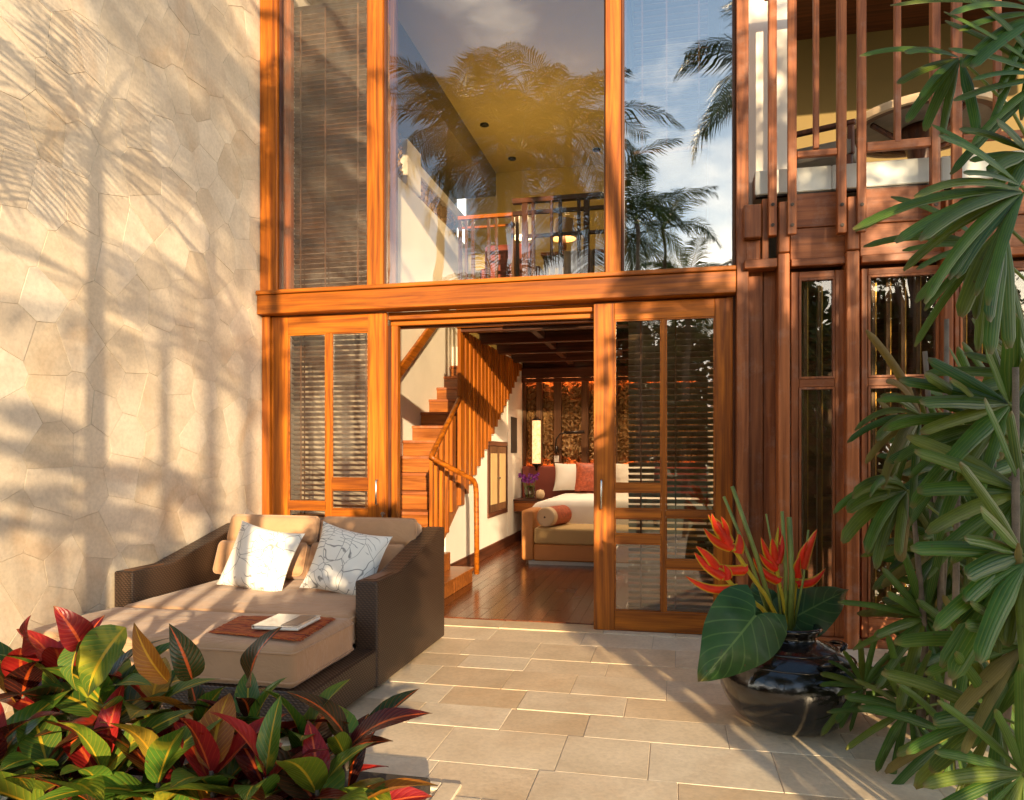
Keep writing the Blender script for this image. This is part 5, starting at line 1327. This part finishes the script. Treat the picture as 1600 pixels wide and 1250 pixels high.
# three slender palms left of the picture: their shadows fall on the stone wall
q = sun_at(150, 232, 2.7); palm('tall slender palm left of the daybed, out of the picture', (q.x, q.y, 0), q.z, 13, 1.15, 0.34, 1, tr=0.03, pairs=30, wl=0.02)
q = sun_at(258, 545, 5.4); palm('short slender palm whose shadow falls by the daybed', (q.x, q.y, 0), q.z, 9, 0.80, 0.26, 2, tr=0.022, pairs=26, wl=0.018)
q = sun_at(388, 560, 8.5); palm('small feathery palm standing right of the short one', (q.x, q.y, 0), q.z, 8, 0.7, 0.24, 3, tr=0.03, pairs=24, wl=0.018)
q = sun_at(330, 110, 9.0); palm('tall palm shading the top of the stone wall', (q.x, q.y, 0), q.z, 12, 1.2, 0.36, 4, tr=0.035, pairs=30, wl=0.022)
# coconut palms behind the camera, mirrored in the upper panes
palm('coconut palm mirrored at the left of the upper right pane', (-1.75, -3.2, 0), 5.7, 17, 2.3, 0.62, 5, (0.2, 0.0), 0.11, 70, 46, 1.0, 0.035, 'coconut_palm', 'coconut palms behind the camera')
palm('coconut palm mirrored at the right of the upper right pane', (3.35, -3.4, 0), 8.3, 17, 2.4, 0.65, 6, (-1.4, 0.0), 0.06, 60, 46, 1.1, 0.035, 'coconut_palm', 'coconut palms behind the camera')
palm('coconut palm mirrored in the wide upper pane', (-3.7, -4.6, 0), 8.0, 17, 2.5, 0.65, 7, (0.1, 0.2), 0.12, 70, 46, 1.0, 0.035, 'coconut_palm', 'coconut palms behind the camera')
palm('leaning coconut palm mirrored above the mezzanine', (-5.6, -5.5, 0), 9.0, 17, 2.5, 0.65, 8, (0.6, 0.2), 0.12, 70, 46, 1.0, 0.035, 'coconut_palm', 'coconut palms behind the camera')
palm('far coconut palm mirrored low in the upper right pane', (0.3, -13.5, 0), 6.6, 15, 2.3, 0.6, 9, (0.2, 0.2), 0.12, 70, 40, 1.0, 0.04, 'coconut_palm', 'coconut palms behind the camera')

palm('tall coconut palm mirrored in the middle of the wide upper pane', (-2.5, -6.2, 0), 8.8, 18, 2.6, 0.68, 15, (0.1, 0.2), 0.12, 70, 46, 1.0, 0.035, 'coconut_palm', 'coconut palms behind the camera')
palm('coconut palm mirrored beside the upper middle post', (-2.9, -2.4, 0), 6.9, 16, 2.3, 0.62, 17, (0.1, 0.1), 0.10, 70, 46, 1.0, 0.035, 'coconut_palm', 'coconut palms behind the camera')

def leafmass(name, label, cat, c, size, n, leaf, seed, mat='shrubleaf', group=None, shape=None, stem=True):
    """shrub or tree crown: leaf-sized faces in clumps through an ellipsoid volume"""
    r = random.Random(seed); c = Vector(c); t = thing(name, label, cat, (c.x, c.y, 0), group)
    mb = MB(); cl = []
    while len(cl) < max(8, n // 60):
        u = Vector((r.uniform(-1, 1), r.uniform(-1, 1), r.uniform(-1, 1)))
        if 0.25 < u.length < 1: cl.append(Vector((c.x + u.x * size[0], c.y + u.y * size[1], c.z + u.z * size[2])))
    rad = 0.34 * min(size)
    for i in range(n):
        k_ = cl[i % len(cl)]; p = k_ + Vector((r.gauss(0, rad * .55), r.gauss(0, rad * .55), r.gauss(0, rad * .45)))
        if p.z < 0.02: continue
        d_ = Vector((r.uniform(-1, 1), r.uniform(-1, 1), r.uniform(-.6, .5))).normalized(); s_ = d_.cross(Vector((r.uniform(-1, 1), r.uniform(-1, 1), r.uniform(-1, 1)))).normalized()
        l_ = leaf * r.uniform(.6, 1.3); w_ = s_ * (l_ * .24)
        mb.strip([[p - w_ * .2, p + w_ * .2], [p + d_ * l_ * .5 - w_, p + d_ * l_ * .5 + w_], [p + d_ * l_ - w_ * .15 - UP * l_ * .15, p + d_ * l_ + w_ * .15 - UP * l_ * .15]])
    part('crown', mb, mat, t, False)
    if stem:
        part('trunk', MB().tube([(c.x, c.y, 0), (c.x + .05, c.y, c.z * .5), (c.x, c.y, c.z)], [0.09 * size[0], 0.07 * size[0], 0.03 * size[0]], 8), 'bark', t, True)
        for i in range(min(9, len(cl))):
            part('limb', MB().tube([(c.x, c.y, c.z * .45), (Vector((c.x, c.y, c.z * .7)) + cl[i]) / 2, cl[i]], [0.04 * size[0], 0.03 * size[0], 0.01 * size[0]], 6), 'bark', t, True)
    return t
def lm_sun(px_, py, t, size, n, leaf, seed, label):
    q = sun_at(px_, py, t, 'facade'); return leafmass('broadleaf_shrub', label, 'shrub', q, size, n, leaf, seed, group='shrubs that shade the terrace')
lm_sun(1080, 640, 9.5, (0.55, 0.7, 0.75), 2600, 0.16, 21, 'dense shrub shading the right sliding door')
lm_sun(1060, 850, 9.0, (0.65, 0.7, 0.7), 2600, 0.16, 22, 'low dense shrub shading the foot of the right door')
lm_sun(1250, 760, 9.8, (0.8, 0.8, 0.95), 3600, 0.16, 23, 'large shrub shading the bay windows')
lm_sun(1450, 640, 10.2, (0.9, 0.9, 1.1), 2600, 0.16, 24, 'large shrub behind the fan palms')
lm_sun(1230, 360, 9.0, (0.7, 0.6, 0.5), 800, 0.09, 25, 'open treetop dappling the balcony slats')
lm_sun(1450, 260, 9.5, (1.0, 0.7, 0.7), 1500, 0.09, 26, 'open treetop dappling the balcony slab')
lm_sun(1080, 420, 9.2, (0.5, 0.5, 0.40), 900, 0.10, 27, 'open treetop beside the coconut palm')
lm_sun(1230, 130, 9.6, (0.9, 0.6, 0.65), 1700, 0.10, 41, 'tall leafy tree shading the balcony pier')  # added crown out of view, holds the sun off the pier
lm_sun(1480, 90, 10.0, (1.1, 0.7, 0.85), 3200, 0.10, 42, 'tall leafy tree shading the balcony table')  # second added crown, keeps the table side of the balcony shaded
q = Vector((-1.95, 4.1, 0.45)) + S * 6.2; leafmass('broadleaf_shrub', 'low shrub shading the right half of the daybed', 'shrub', q, (0.42, 0.4, 0.42), 1900, 0.12, 28, group='shrubs that shade the terrace')  # unseen shrub put in to keep sun off the daybed's right half
q = Vector((-0.2, 5.0, 0.3)) + S * 7.2; leafmass('broadleaf_shrub', 'low shrub shading the paving before the right door', 'shrub', q, (0.7, 0.45, 0.40), 900, 0.12, 31, group='shrubs that shade the terrace')  # unseen shrub put in to throw shade on the paving
q = Vector((-2.66, 4.08, 0.42)) + S * 6.0; palm('slim palm whose trunk shadow crosses the daybed', (q.x, q.y, 0), 5.2, 12, 1.3, 0.38, 14, tr=0.05, pairs=32, wl=0.024)
q = Vector((-2.02, 4.7, 0.74)) + S * 6.3; leafmass('broadleaf_shrub', 'small shrub shading the right back cushion of the daybed', 'shrub', q, (0.34, 0.35, 0.32), 1500, 0.10, 43, group='shrubs that shade the terrace')  # added off-view to drop the right back cushion into shade
q = onX(95, 760, XW) + S * 7.5; leafmass('broadleaf_shrub', 'upright shrub shading the lower left of the stone wall', 'shrub', q, (0.20, 0.25, 0.42), 330, 0.10, 44, group='shrubs that shade the terrace')  # off-view foliage added to shade the wall's lower left
q = onX(230, 790, XW) + S * 8.0; leafmass('broadleaf_shrub', 'open shrub dappling the stone wall above the daybed arm', 'shrub', q, (0.20, 0.25, 0.38), 260, 0.10, 45, group='shrubs that shade the terrace')  # thin off-view foliage added to break up the sun on the wall
# far tree line
leafmass('garden_tree', 'tall narrow far tree mirrored in the slim bay window', 'tree', (7.2, -37, 6.5), (2.2, 2.0, 6.2), 6000, 0.6, 131, group='far trees of the garden')
rt = random.Random(77)
lab = ['far tree at the left end of the garden line', 'second far tree from the left in the garden line', 'third far tree from the left in the garden line', 'fourth far tree from the left in the garden line', 'middle far tree in the garden line', 'far tree right of the middle in the garden line', 'far tree third from the right in the garden line', 'far tree second from the right in the garden line', 'far tree at the right end of the garden line']
for i in range(9):
    x = -27 + i * 4.1
    leafmass('garden_tree', lab[i], 'tree', (x + rt.uniform(-1, 1), -35 - rt.uniform(0, 4), rt.uniform(4.6, 6.0)), (3.6, 2.6, rt.uniform(4.4, 5.6)), 6000, 0.7, 100 + i, group='far trees of the garden')
